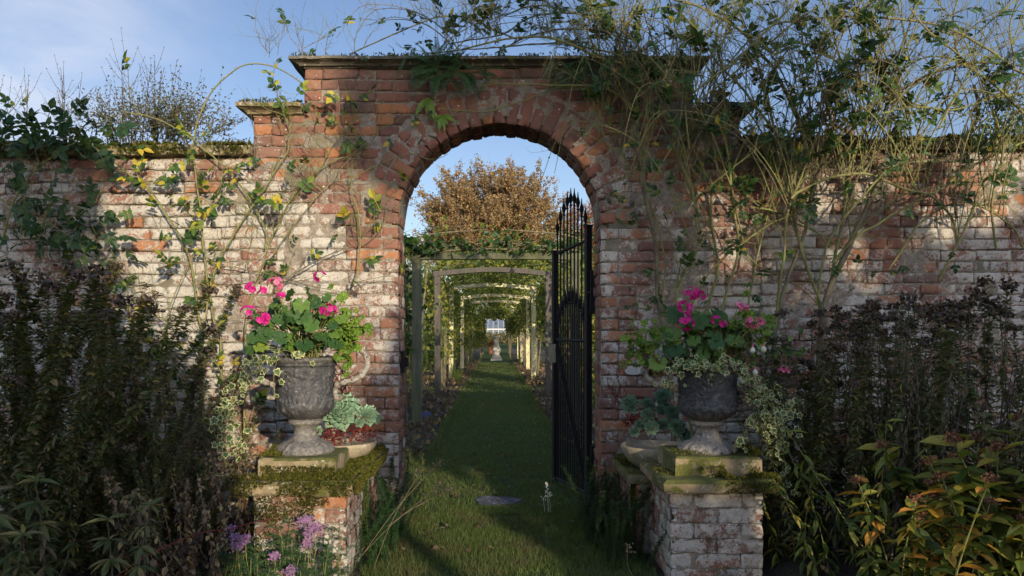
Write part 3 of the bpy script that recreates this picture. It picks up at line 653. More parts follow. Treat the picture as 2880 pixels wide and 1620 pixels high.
# ================================================================ urns
def urn(cx, cy, z0, H, label, hand, dirt):
    t = thing('urn', label, 'urn', (cx, cy, z0)); f = .49 / H
    def prof(H):
        s = H
        return [(.0, 0), (.146, 0), (.150, .010), (.147, .02 * s / .49), (.132, .038 * s / .49), (.112, .052 * s / .49), (.098, .058 * s / .49), (.082, .066 * s / .49), (.066, .082 * s / .49), (.058, .102 * s / .49), (.056, .122 * s / .49), (.066, .14 * s / .49), (.084, .15 * s / .49), (.087, .158 * s / .49), (.084, .168 * s / .49), (.07, .176 * s / .49)]
    k = H / .49
    mb = MB()
    def gad(r, z, a):
        lobe = 1 + .03 * np.cos(a * 18) * ((z > .015) & (z < .065 * k)); return r * lobe, z
    lathe(mb, prof(H), (cx, cy, z0), 96, fn=gad)
    o = mb.build('foot', [M_lead], t, smooth=True)
    at = o.data.attributes.new('wash', 'FLOAT', 'POINT'); at.data.foreach_set('value', np.full(len(o.data.vertices), dirt, np.float32))
    zb = np.concatenate([np.linspace(.172, .22, 7), np.linspace(.225, .445, 40)])
    pr = []
    for z in zb:
        tt = (z - .172) / (.445 - .172)
        if z < .255: r = .072 + (.151 - .072) * math.sin((z - .172) / .083 * PI / 2) ** .7
        else: r = .151 - .004 * math.sin((z - .255) * 17) + max(0, (z - .37)) * .12
        pr.append((r, z * k))
    pr = [(r * .95, z) for r, z in pr]
    pr += [(.155, .447 * k), (.161, .452 * k), (.161, .458 * k), (.155, .462 * k)]
    mb = MB()
    def relief(r, z, a):
        zz = z / k; q = np.stack([np.cos(a) * 3.2, np.sin(a) * 3.2, zz * 24], -1)
        nn = fbm(q * 2.1 + 11, 4); rid = 1 - np.abs(2 * nn - 1); n2 = fbm(q * 4.3 + 3, 3); rid2 = 1 - np.abs(2 * n2 - 1)
        d = np.clip(rid - .8, 0, 1) * .032 + np.clip(rid2 - .8, 0, 1) * .012
        band = (zz > .285) & (zz < .43); low = (zz > .18) & (zz < .268); bead = (zz > .268) & (zz < .285)
        fl = np.abs(np.cos(a * 8 + 2.5 * np.sin((zz - .18) * 30))); 
        d = d * (band * 1.0) + low * (fl > .55) * (fl - .55) * .014 * np.sin(np.clip((zz - .18) / .09, 0, 1) * PI) + low * d * .9 + bead * (.004 + .004 * np.cos(a * 40))
        return r + d, z
    lathe(mb, pr, (cx, cy, z0), 220, fn=relief)
    o = mb.build('bowl', [M_lead], t, smooth=True)
    at = o.data.attributes.new('wash', 'FLOAT', 'POINT'); zz = np.array([v.co.z for v in o.data.vertices]); at.data.foreach_set('value', (np.clip((.25 * k - zz) * 3, 0, .4) * dirt).astype(np.float32))
    mb = MB()
    def rope(r, z, a): 
        m_ = ((z > .468 * k) & (z < .488 * k)); return r + m_ * .006 * np.cos(a * 30 + z * 320), z
    lathe(mb, [(.155, .462 * k), (.158, .466 * k), (.163, .470 * k), (.168, .476 * k), (.169, .482 * k), (.166, .489 * k), (.158, .493 * k), (.148, .492 * k), (.144, .47 * k), (.143, .45 * k)], (cx, cy, z0), 120, fn=rope)
    o = mb.build('rim', [M_lead], t, smooth=True); at = o.data.attributes.new('wash', 'FLOAT', 'POINT'); at.data.foreach_set('value', np.full(len(o.data.vertices), .45 * dirt, np.float32))
    mb = MB(); lathe(mb, [(.0001, .44 * k), (.140, .44 * k)], (cx, cy, z0), 40); mb.build('compost', [M_soil], t)
    for s in (-1, 1):
        mb = MB()
        hp = [(.150, .30), (.135 + .03, .275), (.19, .29), (.205, .31)] if 0 else None
        pts = [(.195, .285), (.165, .275), (.150, .305), (.165, .345), (.20, .362), (.25, .372), (.295, .40), (.318, .445), (.312, .495), (.285, .53), (.25, .545), (.225, .525)]
        w = spline([np.array([cx + s * p[0], cy + .02 * math.sin(i), z0 + p[1] * k + (0.0)]) for i, p in enumerate(pts)], 6)
        rr = .016 + .003 * np.sin(np.arange(len(w)) * 1.1); rr[:4] *= .8; rr[-10:] *= 1.2
        v, f_ = tube(w, rr, 8); mb.add(v, f_)
        w2 = w + np.stack([.008 * np.cos(np.arange(len(w)) * .7), .008 * np.sin(np.arange(len(w)) * .7), 0 * w[:, 0]], -1); v, f_ = tube(w2, rr * .55, 6); mb.add(v, f_)
        o = mb.build('handle', [M_lead], t, smooth=True); at = o.data.attributes.new('wash', 'FLOAT', 'POINT'); at.data.foreach_set('value', np.full(len(o.data.vertices), 1.1, np.float32))
    return t
urn(-.985, 3.98, .598, .49, 'sunlit grey lead urn with relief figures, on the mossy left pedestal', (1, 1), .5)
urn(1.095, 3.98, .602, .455, 'shaded dark lead urn with relief figures, on the right pedestal beside the gate', (1, 1), .8)
# low planting bowls
def bowl(cx, cy, z0, r, h, label):
    mb = MB(); lathe(mb, [(.001, 0), (r * .55, 0), (r * .8, h * .3), (r * .97, h * .7), (r, h * .9), (r * .99, h), (r * .93, h), (r * .9, h * .8), (.001, h * .78)], (cx, cy, z0), 40)
    o = mb.build('stone_bowl', [M_trough], None, smooth=True, loc=(cx, cy, z0)); tagp(o, label, 'planter bowl')
bowl(-.885, 4.42, .492, .2, .10, 'shallow gritty stone bowl of succulents behind the left urn, its rim showing past the pedestal')
bowl(.93, 4.47, .434, .20, .13, 'shallow gritty stone bowl of succulents on the low wall behind the right urn')
# ================================================================ iron gate
HX, HY_, FX, FY = .64, 5.32, .458, 5.92
gl = math.hypot(FX - HX, FY - HY_); gd = np.array([(FX - HX) / gl, (FY - HY_) / gl, 0]); gn = np.array([gd[1], -gd[0], 0])
gate = thing('iron_gate', 'black wrought iron gate leaf with spear finials, standing open in the archway', 'gate', (HX, HY_, 0))
def gp(s, z): return np.array([HX, HY_, 0]) + gd * s + np.array([0, 0, z])
def gbeam(s0, z0, s1, z1, w, h, name):
    m = MB(); obox(m, gp(s0, z0), gp(s1, z1), w, h, up=tuple(gn)); return m.build(name, [M_iron], gate)
gbeam(0, .06, 0, 1.945, .042, .04, 'hinge_stile'); gbeam(gl, .06, gl, 1.83, .04, .04, 'latch_stile')
for s, z in ((0, 1.95), (gl, 1.835)):
    m = MB(); obox(m, gp(s, z - .008), gp(s, z + .008), .052, .05, up=tuple(gn)); m.build('stile_cap', [M_iron], gate)
for (z, n_, a0, a1) in ((1.815, 'top_rail', 0, 0), (1.157, 'middle_rail', 0, 0), (.10, 'bottom_rail', 0, 0)):
    m = MB(); v, f = tube([gp(.0, z + (.04 if z > 1.5 else 0)), gp(gl, z)], .0115, 8); m.add(v, f); m.build(n_, [M_iron], gate, smooth=True)
m = MB(); obox(m, gp(gl - .03, 1.12), gp(.05, .16), .012, .035, up=tuple(gn)); m.build('diagonal_brace', [M_iron], gate)
def bar(s, z0, z1, nm, r=.0066):
    m = MB(); b0 = gp(s, z0); v, f = tube([b0, gp(s, z1)], r, 6); m.add(v, f); m.build(nm, [M_iron], gate, smooth=True)
    m = MB(); c = gp(s, z1)
    lathe(m, [(r, 0), (r * 1.7, .004), (r * 1.7, .010), (r * 1.0, .016), (r * 1.5, .03), (.0165, .052), (.0165, .06), (.011, .08), (.006, .098), (.0035, .125), (.0004, .138)], c, 8); m.build('spear_finial', [M_iron], gate, smooth=True)
nt_ = 9
for i in range(nt_):
    s = gl * (i + .7) / (nt_ + .4); u = s / gl
    tip = 2.02 + .255 * math.sin(PI * (u * .92 + .04)) ** 1.1; bar(s, .1, tip - .138, 'bar')
for i in range(nt_ + 1):
    s = gl * (i + .2) / (nt_ + .4)
    if i == 0: continue
    u = s / gl; tip = 1.36 + .2 * math.sin(PI * u); bar(s, .1, tip - .138, 'low_bar', .0052)
for z in (1.49, .22): m = MB(); obox(m, gp(-.075, z), gp(.01, z), .03, .012, up=(0, 0, 1)); m.build('hinge_strap', [M_iron], gate)
for zc, h in ((1.49, .30), (.28, .32)):
    m = MB(); obox(m, (.668, 5.262, zc - h / 2), (.672, 5.262, zc + h / 2), .045, .03, up=(0, 1, 0)); tagp(m.build('hinge_plate', [M_iron], gate))
m = MB(); box(m, -.642, -.600, 5.02, 5.12, .95, 1.09); box(m, -.60, -.575, 5.05, 5.09, .99, 1.05)
tagp(m.build('latch_keeper', [M_iron]), 'black iron latch keeper bolted to the left jamb of the arch', 'latch keeper')
tg = thing('tie_on_tag', 'blank beige tie-on label hanging from the gate rail', 'tag', tuple(gp(gl + .01, 1.1)))
M_tag = flat('tag_card', (.30, .26, .17)); c = np.array([.432, 5.868, 1.055])
m = MB(); w, h = .027, .07; X = np.array([1, .1, 0]); Z = np.array([0, 0, 1.]); pts = [(-w, -h), (w, -h), (w, h - .0), (w * .55, h + .0), (-w * .55, h), (-w, h - .02)]
V = [c + X * p + Z * q + np.array([0, e, 0]) for e in (-.0015, .0015) for p, q in pts]; m.add(V[:6], [(0, 1, 2, 3, 4, 5)]); m.add(V[6:], [(5, 4, 3, 2, 1, 0)])
m.add(V, [(i, i + 6, (i + 1) % 6 + 6, (i + 1) % 6) for i in range(6)]); m.build('card', [M_tag], tg)
m = MB(); v, f = tube(spline([c + Z * (h - .008) + np.array([0, -.003, 0]), c + Z * (h + .03), gp(gl - .0, 1.175), gp(gl - .04, 1.17)], 5), .0018, 5); m.add(v, f); m.build('string', [M_tan], tg)
# plaque
pq = thing('name_plaque', 'small oval cream plaque fixed to the brick jamb right of the gate', 'plaque', (.87, 4.88, .975))
m = MB(); an = np.arange(28) / 28 * 2 * PI; ox = .048 * np.sign(np.cos(an)) * np.abs(np.cos(an)) ** .75; oz = .027 * np.sign(np.sin(an)) * np.abs(np.sin(an)) ** .6
V = np.concatenate([np.stack([.87 + ox, 0 * ox + 4.872, .975 + oz], -1), np.stack([.87 + ox, 0 * ox + 4.895, .975 + oz], -1)])
m.add(V, [(i, (i + 1) % 28, (i + 1) % 28 + 28, i + 28) for i in range(28)]); m.add(V[:28], [tuple(range(28))[::1]]); m.build('plate', [flat('plaque_cream', (.42, .40, .34), .5)], pq)
m = MB()
for k, (a, wd) in enumerate(((.983, .062), (.972, .07), (.961, .05))): box(m, .87 - wd / 2, .87 + wd / 2, 4.8705, 4.8718, a, a + .002)
tagp(m.build('lettering', [flat('faded_ink', (.22, .2, .17))], pq))
# threshold slab
m = MB(); n = 26; an = np.arange(n) / n * 2 * PI; rx = .16 + .02 * np.sin(an * 3 + 1) + .012 * np.sin(an * 7); c = P(1397, 1413, 5.5)
V = [(c[0] + r * math.cos(a), 5.5 + r * .95 * math.sin(a), .014) for r, a in zip(rx, an)]; V2 = [(x, y, .0) for x, y, z in V]
m.add(V, [tuple(range(n))]); m.add(V + V2, [(i + n, (i + 1) % n + n, (i + 1) % n, i) for i in range(n)])
tagp(m.build('stepping_stone', [M_slate]), 'worn bluish flagstone set flush in the grass under the arch', 'flagstone')
# wires
for (pa, pb, lab) in (((150, 516), (1060, 508), 'upper thin training wire stretched along the left wall'), ((300, 905), (1000, 890), 'lower thin training wire stretched along the left wall'), ((1740, 760), (2870, 748), 'thin training wire stretched along the right wall')):
    m = MB(); v, f = tube(spline([P(*pa, 4.85), (P(*pa, 4.85) + P(*pb, 4.85)) / 2 + np.array([0, 0, -.012]), P(*pb, 4.85)], 6), .0016, 4); m.add(v, f)
    tagp(m.build('training_wire', [flat('wire_grey', (.3, .3, .3), .4, .8)]), lab, 'wire', 'training wires on the wall')
# ================================================================ pergola, sundial, greenhouse, house
frames = [(9.5, -.975, .98, 2.105, 2.115, M_woodA, .11), (14.3, -1.08, .98, 2.25, 2.33, M_woodB, .107), (19.0, -1.10, .94, 2.24, 2.33, M_woodC, .11), (23.9, -1.04, 1.0, 2.22, 2.31, M_woodC, .11),
          (28.7, -1.05, .98, 2.24, 2.32, M_woodC, .11), (33.6, -1.05, 1.0, 2.22, 2.31, M_woodC, .11)]
FL = ['nearest square pergola frame, dark green weathered timber, just past the gate', 'second pergola frame, grey brown timber with a gently bowed beam', 'third pergola frame, pale sunlit timber with a bowed beam', 'fourth pergola frame, sunlit bowed beam half hidden in leaves', 'fifth pergola frame before the sundial, leafy posts', 'sixth pergola frame just beyond the sundial', 'seventh pergola frame, far and mostly hidden in leaves', 'farthest pergola frame in front of the greenhouse']
for (D, xl, xr, zs, zm, mt, w), lab in zip(frames, FL):
    t = thing('pergola_arch', lab, 'pergola', ((xl + xr) / 2, D, 0), 'pergola frames over the garden path')
    for x in (xl, xr): m = MB(); box(m, x - w / 2, x + w / 2, D - w / 2, D + w / 2, 0, zs - .002); m.build('post', [mt], t)
    m = MB(); n = 12; xs = np.linspace(xl - w / 2 - .02, xr + w / 2 + .02, n + 1); zz = [zs + (zm - zs) * math.sin(PI * (x - xl) / (xr - xl)) if xl < x < xr else zs for x in xs]
    V = []; h = .09 if D > 10 else .08
    for x, z in zip(xs, zz): V += [(x, D - .052, z), (x, D + .052, z), (x, D + .052, z + h), (x, D - .052, z + h)]
    F = [(4 * i + a, 4 * i + 4 + a, 4 * i + 4 + (a + 1) % 4, 4 * i + (a + 1) % 4) for i in range(n) for a in range(4)] + [(0, 1, 2, 3), (4 * n + 3, 4 * n + 2, 4 * n + 1, 4 * n)]
    m.add(V, F); m.build('beam', [mt], t)
sd = thing('sundial', 'pale stone baluster sundial standing in the middle of the path', 'sundial', (.035, 32.6, 0))
m = MB(); box(m, -.2, .27, 32.37, 32.83, 0, .085); m.build('base', [M_stoneP], sd)
m = MB(); lathe(m, [(.001, .085), (.17, .085), (.185, .10), (.19, .17), (.16, .23), (.125, .26), (.13, .30), (.18, .38), (.185, .44), (.15, .54), (.11, .64), (.10, .72), (.11, .82), (.13, .85), (.10, .88), (.12, .95), (.17, .98), (.17, 1.0)], (.035, 32.6, 0), 24); m.build('baluster', [M_stoneP], sd, smooth=True)
m = MB(); lathe(m, [(.001, 1.0), (.22, 1.0), (.225, 1.04), (.001, 1.045)], (.035, 32.6, 0), 24); m.build('dial_top', [M_stoneP], sd)
# greenhouse
M_gl, _nt, _b = newmat('greenhouse_glass'); _b.inputs['Base Color'].default_value = (.13, .16, .19, 1); _b.inputs['Roughness'].default_value = .12; _b.inputs['Specular IOR Level'].default_value = .8
M_wp = flat('white_painted', (.48, .48, .45), .5)
gh = thing('greenhouse', 'long white framed greenhouse at the far end of the path', 'greenhouse', (0, 90, 0)); x0, x1 = -7, 7
m = MB(); box(m, x0, x1, 90, 94, 0, .75); m.build('base_wall', [flat('gh_brick', (.3, .14, .09))], gh)
m = MB(); m.add([(x0, 90.05, .75), (x1, 90.05, .75), (x1, 90.05, 1.5), (x0, 90.05, 1.5)], [(0, 1, 2, 3)]); m.add([(x0, 90.0, 1.55), (x1, 90.0, 1.55), (x1, 92, 2.7), (x0, 92, 2.7)], [(0, 1, 2, 3)])
m.add([(x0, 90.05, .75), (x0, 94, .75), (x0, 94, 1.5), (x0, 92, 2.7), (x0, 90.05, 1.5)], [(4, 3, 2, 1, 0)]); m.add([(x1, 90.05, .75), (x1, 94, .75), (x1, 94, 1.5), (x1, 92, 2.7), (x1, 90.05, 1.5)], [(0, 1, 2, 3, 4)])
m.add([(x0, 92, 2.7), (x1, 92, 2.7), (x1, 94, 1.5), (x0, 94, 1.5)], [(0, 1, 2, 3)]); m.build('glazing', [M_gl], gh)
m = MB()
for i in range(24):
    x = x0 + i * (x1 - x0) / 23; box(m, x - .03, x + .03, 89.98, 90.06, .75, 1.5); obox(m, (x, 89.96, 1.56), (x, 92, 2.73), .05, .04)
m.build('glazing_bars', [M_wp], gh)
for (z0, z1, y, nm) in ((1.45, 1.58, 89.94, 'eaves_gutter'), (2.68, 2.78, 92, 'ridge'), (.72, .80, 89.94, 'sill')):
    m = MB(); box(m, x0 - .05, x1 + .05, y, y + .1, z0, z1); m.build(nm, [M_wp], gh)
# cottages
def cottage(cx, D, w, h, label, roofc, wallc):
    t = thing('cottage', label, 'house', (cx, D, 0)); m = MB(); box(m, cx - w / 2, cx + w / 2, D, D + 6, 0, h); m.build('wall', [wallc], t)
    m = MB(); a, c = cx - w / 2 - .3, cx + w / 2 + .3; V = [(a, D - .3, h), (c, D - .3, h), (c, D + 3, h + 2), (a, D + 3, h + 2), (c, D + 6.3, h), (a, D + 6.3, h)]
    m.add(V, [(0, 1, 2, 3), (3, 2, 4, 5)]); m.add(V, [(0, 3, 5), (1, 4, 2)]); m.build('roof', [roofc], t)
    nw = int(w / 1.3)
    for i in range(nw):
        x = cx - w / 2 + (i + .5) * w / nw; f = MB(); zz = h - 1.4
        box(f, x - .42, x + .42, D - .05, D - .003, zz, zz + 1.05); fo = f.build('window', [M_wp], t); g = MB()
        for q in (-1, 1): box(g, x + q * .2 - .16, x + q * .2 + .16, D - .07, D - .051, zz + .1, zz + .95)
        g.build('pane', [flat('dark_pane', (.04, .05, .06), .15)], fo)
cottage(-7.4, 80, 5.5, 3.7, 'white painted cottage seen through the left pergola posts', flat('tiles', (.16, .07, .045)), M_wp)
cottage(10.8, 80, 5.0, 3.9, 'white cottage glimpsed between the gate bars', flat('tiles2', (.16, .07, .045)), M_wp)
# ================================================================ climbing roses
def trace(pts, D):
    pts = np.array(pts, float); n = len(pts); d = np.interp(np.linspace(0, 1, n), np.linspace(0, 1, len(D)), D)
    return np.array([P(x, y, q) for (x, y), q in zip(pts, d)])
class Rose:
    def __init__(s, name, label, cane_mats, leafm, loc, cat='climbing rose', group=None):
        s.t = thing(name, label, cat, tuple(loc), group); s.cm = cane_mats; s.leaf = MB(); s.lm = leafm; s.ncane = 0; s.hips = []; s.paths = []
    def cane(s, path, r0, r1, thorns=True, twigs=0, tl=.25, leafp=.3, mat=0, up=.25, out=.5, k=5, lsize=.085, hip=.0, jig=.006, bare=False, tr=.0022, ymin=None):
        p = spline(path, 7) if len(path) < 40 else np.array(path)
        q = np.cumsum(np.linalg.norm(np.diff(p, axis=0, prepend=p[:1]), axis=1))
        p = p + (np.stack([fbm(np.stack([q * 9 + a * 7, q * 0 + s.ncane * 3.7 + a, q * 0], -1)) for a in range(3)], -1) - .5) * jig * 2
        mb = MB(); rr = np.linspace(r0, r1, len(p)) * (1 + .25 * (fbm(np.stack([q * 25, q * 0 + s.ncane, q * 0], -1)) - .5)); v, f = tube(p, rr, k); mb.add(v, f)
        T = unit(np.gradient(p, axis=0)); L = q[-1]
        if thorns and r0 > .002:
            n = int(L / .045); idx = R.integers(1, len(p) - 1, n)
            sd = unit(np.cross(T[idx], rdir(n))); b = p[idx] + sd * rr[idx][:, None] * .7
            s1 = T[idx] * .004; s2 = np.cross(T[idx], sd) * .0018
            V = np.stack([b - s1, b + s1, b + s2, b + sd * .010 - T[idx] * .003], 1).reshape(-1, 3); o = np.arange(n)[:, None, None] * 4
            mb.add(V, (np.array([(0, 1, 3), (0, 3, 2), (1, 2, 3)])[None] + o).reshape(-1, 3))
        for j in range(twigs):
            i = int(R.integers(2, len(p) - 1)) if not bare else int(len(p) * (j + 1) / (twigs + 2)); d = unit(T[i] * R.uniform(.1, .9) + np.array([R.normal() * .6, -abs(R.normal()) * out, R.normal() * .4 + up]))
            s.twig(mb, p[i], d, tl * R.uniform(.5, 1.4), tr * R.uniform(.7, 1.3), leafp, lsize, hip, 1, up, ymin)
        mb.build('cane', [s.cm[mat]], s.t, smooth=True); s.ncane += 1
        if r0 > .004: s.paths.append(p)
        return p
    def twig(s, mb, p0, d, L, r, leafp, lsize, hip, dep, up, ymin=None):
        n = 6; p = [np.array(p0)]; d = np.array(d, float)
        for i in range(n):
            d = unit(d + R.normal(size=3) * .16 + np.array([0, 0, up * .12])); q = p[-1] + d * L / n
            if ymin is not None and q[1] > ymin: q[1] = ymin - .004; d[1] = -abs(d[1]) * .3
            p.append(q)
        p = np.array(p); v, f = tube(p, np.linspace(r, r * .45, n + 1), 4 if r > .0015 else 3); mb.add(v, f)
        for i in range(1, n + 1):
            if R.random() < leafp * .13:
                ld = unit(d + rdir(1)[0] * .9); nn = unit(np.array([R.normal() * .5, -.7, .6 + R.normal() * .5])); s.leafat(p[i], ld, nn, lsize)
            if dep > 0 and R.random() < .4:
                s.twig(mb, p[i], unit(d + rdir(1)[0] * .8 + np.array([0, 0, up])), L * .45, r * .6, leafp, lsize, hip, dep - 1, up, ymin)
        if hip and R.random() < hip: s.hips.append(p[-1])
    def leafat(s, pos, d, nn, size):
        t = T_ROSE if R.random() < .7 else T_ROSE3
        inst(s.leaf, t[0], t[1], [pos], d, nn, size * 1.55 * R.uniform(.7, 1.25))
    def clump(s, c, rad, n, size, lean=(0, -.6, .5)):
        n = max(2, int(n * .5)); size = size * 1.6
        c = np.array(c); o = R.normal(size=(n, 3)) * np.array(rad) * .5; pos = c + o
        d = unit(o / np.array(rad) + rdir(n) * .6 + np.array([0, -.2, -.25])); nn = unit(np.array(lean) + R.normal(size=(n, 3)) * .45)
        k = R.random(n) < .7
        for t, m_ in ((T_ROSE, k), (T_ROSE3, ~k)): inst(s.leaf, t[0], t[1], pos[m_], d[m_], nn[m_], size * R.uniform(.7, 1.3, m_.sum()))
        mb = MB()
        for i in range(0, n, 4):
            v, f = tube(spline([c + rdir(1)[0] * .03, (c + pos[i]) / 2 + rdir(1)[0] * .01, pos[i] + d[i] * .02], 3), .0015, 3); mb.add(v, f)
        if mb.n: mb.build('leafy_twig', [s.cm[0]], s.t)
    def finish(s):
        if s.leaf.n: tagp(s.leaf.build('foliage', [s.lm], s.t), kind='stuff')
        if s.hips:
            h = s.hips[:90]; m = MB(); lathe(m, [(.0008, -.004), (.004, 0), (.0062, .006), (.0058, .012), (.002, .016), (.003, .020)], (0, 0, 0), 7)
            o = m.build('rose_hip', [M_hip], s.t, smooth=True); o.location = tuple(h[0] - np.array(s.t.location))
            for q in h[1:]:
                c = o.copy(); COL.objects.link(c); c.parent = s.t; c.location = tuple(q - np.array(s.t.location))
W = WALL
# --- left rose with yellowing leaves and the tall arching cane
ra = Rose('climbing_rose', 'climbing rose with yellowing leaves and one long thorny cane arching into the sky', [M_cane, M_caneb], M_roseY, P(575, 1330, 4.75) * np.array([1, 1, 0]))
c1 = ra.cane(trace([(640, 1380), (625, 1150), (621, 961), (607, 919), (596, 863), (588, 822), (577, 738), (568, 668), (566, 600), (556, 540), (548, 480), (541, 420), (544, 400), (556, 345), (578, 290), (607, 243), (650, 204), (700, 180), (760, 184), (803, 203), (855, 238), (880, 262)], [4.75, 4.84, 4.84, 4.83, 4.8, 4.78, 4.82]), .0085, .0035, twigs=3, leafp=.5)
ra.cane(trace([(555, 1380), (565, 1150), (566, 1000), (565, 930), (553, 850), (545, 790), (538, 740), (525, 705), (503, 663), (458, 590), (414, 526), (372, 498), (320, 455), (265, 414), (232, 382), (195, 360), (126, 356), (56, 353), (0, 366)], [4.75, 4.84, 4.83, 4.8, 4.78, 4.8]), .0085, .005, twigs=14, tl=.2, leafp=.5)
ra.cane(trace([(575, 1380), (570, 1150), (568, 960), (580, 880), (588, 819), (602, 766), (616, 743), (630, 707), (646, 682), (665, 649), (690, 610), (721, 565), (751, 521), (768, 490), (796, 448), (810, 423), (812, 384), (816, 356), (796, 320), (788, 290)], [4.72, 4.82, 4.84, 4.82]), .0075, .003, twigs=22, tl=.22, leafp=.10, hip=.05)
ra.cane(trace([(430, 1300), (403, 1000), (381, 953), (367, 905), (364, 850), (356, 808), (333, 760), (320, 729), (300, 660)], [4.6, 4.8, 4.84]), .007, .003, twigs=8, leafp=.3)
ra.cane(trace([(470, 1300), (455, 1000), (468, 900), (479, 858), (501, 802), (524, 757), (546, 710)], [4.7, 4.84]), .006, .002, twigs=4, leafp=.3)
ra.cane(trace([(560, 975), (512, 933), (465, 903), (426, 872), (384, 824), (350, 800)], [4.8, 4.84]), .0045, .002, twigs=4, leafp=.4)
ra.cane(trace([(500, 1180), (470, 1060), (420, 930), (380, 905), (300, 890), (220, 950)], [4.6, 4.75, 4.7]), .005, .003, twigs=10, leafp=.5)
ra.cane(trace([(640, 1100), (600, 1010), (520, 985), (440, 1000), (370, 1010), (290, 1060)], [4.6, 4.7, 4.6]), .004, .002, twigs=12, leafp=.5)
for (x, y, a, b_, n, s) in ((545, 520, .07, .09, 12, .085), (555, 580, .10, .10, 20, .09), (530, 640, .09, .06, 12, .085), (470, 480, .09, .06, 10, .08), (420, 500, .10, .06, 12, .085), (480, 590, .13, .09, 16, .085), (420, 600, .1, .06, 10, .08), (540, 410, .05, .05, 4, .08), (595, 560, .07, .05, 6, .09), (590, 455, .07, .04, 5, .085), (670, 455, .04, .04, 2, .08), (500, 700, .10, .05, 6, .08), (600, 720, .07, .04, 4, .07), (560, 800, .05, .05, 4, .07), (530, 960, .08, .04, 6, .07), (460, 1040, .12, .06, 12, .07), (560, 1070, .12, .06, 10, .07), (370, 880, .14, .06, 10, .07), (290, 760, .08, .14, 12, .07), (600, 880, .05, .05, 3, .07)):
    ra.clump(P(x, y, 4.78), (a * 1.1, .05, b_ * 1.1), n * .75, s * .85)
ra.finish()
rb = Rose('climbing_rose', 'climbing rose fanned thinly over the whitewashed brick behind the left urn, nearly leafless', [M_cane, M_caneb], M_roseY, P(700, 1330, 4.75) * np.array([1, 1, 0]))
rb.cane(trace([(690, 1380), (686, 1226), (688, 1095), (690, 990), (692, 920), (702, 858), (716, 797), (730, 763), (744, 724), (758, 682), (775, 646), (802, 588), (824, 554), (858, 512), (897, 479), (919, 462), (958, 445), (981, 440), (1010, 420)], [4.72, 4.84, 4.85]), .0078, .003, twigs=26, tl=.24, leafp=.10, hip=.03)
rb.cane(trace([(640, 1340), (685, 1245), (767, 1148), (800, 1080)], [4.7, 4.84]), .006, .003)
rb.cane(trace([(747, 700), (749, 660), (732, 613), (712, 574), (693, 546), (643, 482), (601, 443), (545, 395), (475, 350), (419, 328), (360, 318), (307, 331), (240, 370)], [4.84, 4.84, 4.8, 4.85]), .0058, .003, twigs=16, tl=.22, leafp=.10)
rb.cane(trace([(905, 470), (936, 409), (965, 375), (985, 345), (1010, 300)], [4.84]), .0045, .0015, twigs=9, leafp=.1)
rb.cane(trace([(730, 790), (777, 702), (807, 660), (847, 607), (891, 551), (936, 510), (975, 456), (1031, 398), (1081, 353), (1110, 310)], [4.84]), .0035, .0012, twigs=10, leafp=.08)
rb.cane(trace([(760, 870), (809, 785), (859, 752), (915, 721), (971, 699), (1010, 688), (1031, 683), (1070, 646), (1083, 616), (1091, 574)], [4.8, 4.84]), .005, .0018, twigs=10, leafp=.1, mat=1)
rb.cane(trace([(940, 880), (957, 855), (976, 830), (999, 788), (1010, 738), (1013, 690), (1014, 663), (1006, 593), (992, 551), (988, 512), (997, 498), (1031, 479), (1081, 456), (1143, 434), (1182, 431)], [4.8, 4.84]), .006, .002, twigs=16, leafp=.12)
rb.cane(trace([(600, 745), (680, 755), (760, 770), (860, 800), (950, 818), (1010, 830)], [4.84]), .0035, .0015, twigs=6, leafp=.05, mat=1)
for i in range(26):
    x = R.uniform(560, 1100); y = R.uniform(330, 720)
    rb.cane(trace([(x, y), (x + R.normal() * 25, y - 35), (x + R.normal() * 55, y - 90), (x + R.normal() * 80, y - R.uniform(90, 170))], [4.86, 4.83]), .0022, .0009, thorns=False, twigs=3, tl=.1, leafp=.12, k=4, lsize=.06, mat=i % 2)
for (x, y, n) in ((820, 270, 2), (1010, 380, 2), (960, 260, 3), (890, 300, 2), (800, 690, 2), (735, 740, 4), (970, 640, 2), (1150, 380, 3), (810, 780, 2), (700, 560, 2)):
    rb.clump(P(x, y, 4.83), (.06, .03, .05), n, .07)
rb.finish()
# --- wall-top leaves on the far left
rt = Rose('rambling_rose', 'dark leafed rambling rose lying over the coping at the far left of the wall', [M_cane, M_caneb], M_roseD, P(60, 700, 4.85))
for pts in ([(0, 700), (40, 560), (110, 470), (180, 420), (230, 390)], [(0, 400), (90, 395), (170, 388), (250, 400)], [(60, 660), (70, 560), (60, 470), (30, 400)], [(120, 640), (150, 570), (230, 590), (300, 640)], [(0, 560), (80, 600), (160, 640), (240, 700)]):
    rt.cane(trace(pts, [4.8, 4.75]), .006, .003, twigs=8, leafp=.5, tl=.2)
for (x, y, a, b_, n, s) in ((20, 395, .10, .06, 18, .10), (170, 330, .09, .05, 10, .10), (260, 330, .07, .05, 9, .10), (110, 370, .14, .04, 14, .10), (210, 390, .12, .07, 18, .10), (270, 390, .08, .06, 10, .10), (40, 450, .10, .06, 10, .09), (240, 430, .06, .06, 6, .10), (200, 560, .12, .07, 14, .085), (240, 620, .12, .08, 16, .085), (60, 560, .12, .10, 12, .085), (110, 620, .14, .09, 14, .085), (300, 660, .12, .08, 14, .085), (180, 680, .14, .08, 16, .08), (330, 720, .12, .06, 8, .08), (90, 700, .16, .1, 18, .08)):
    rt.clump(P(x, y, 4.74), (a, .06, b_), n, s)
rt.finish()
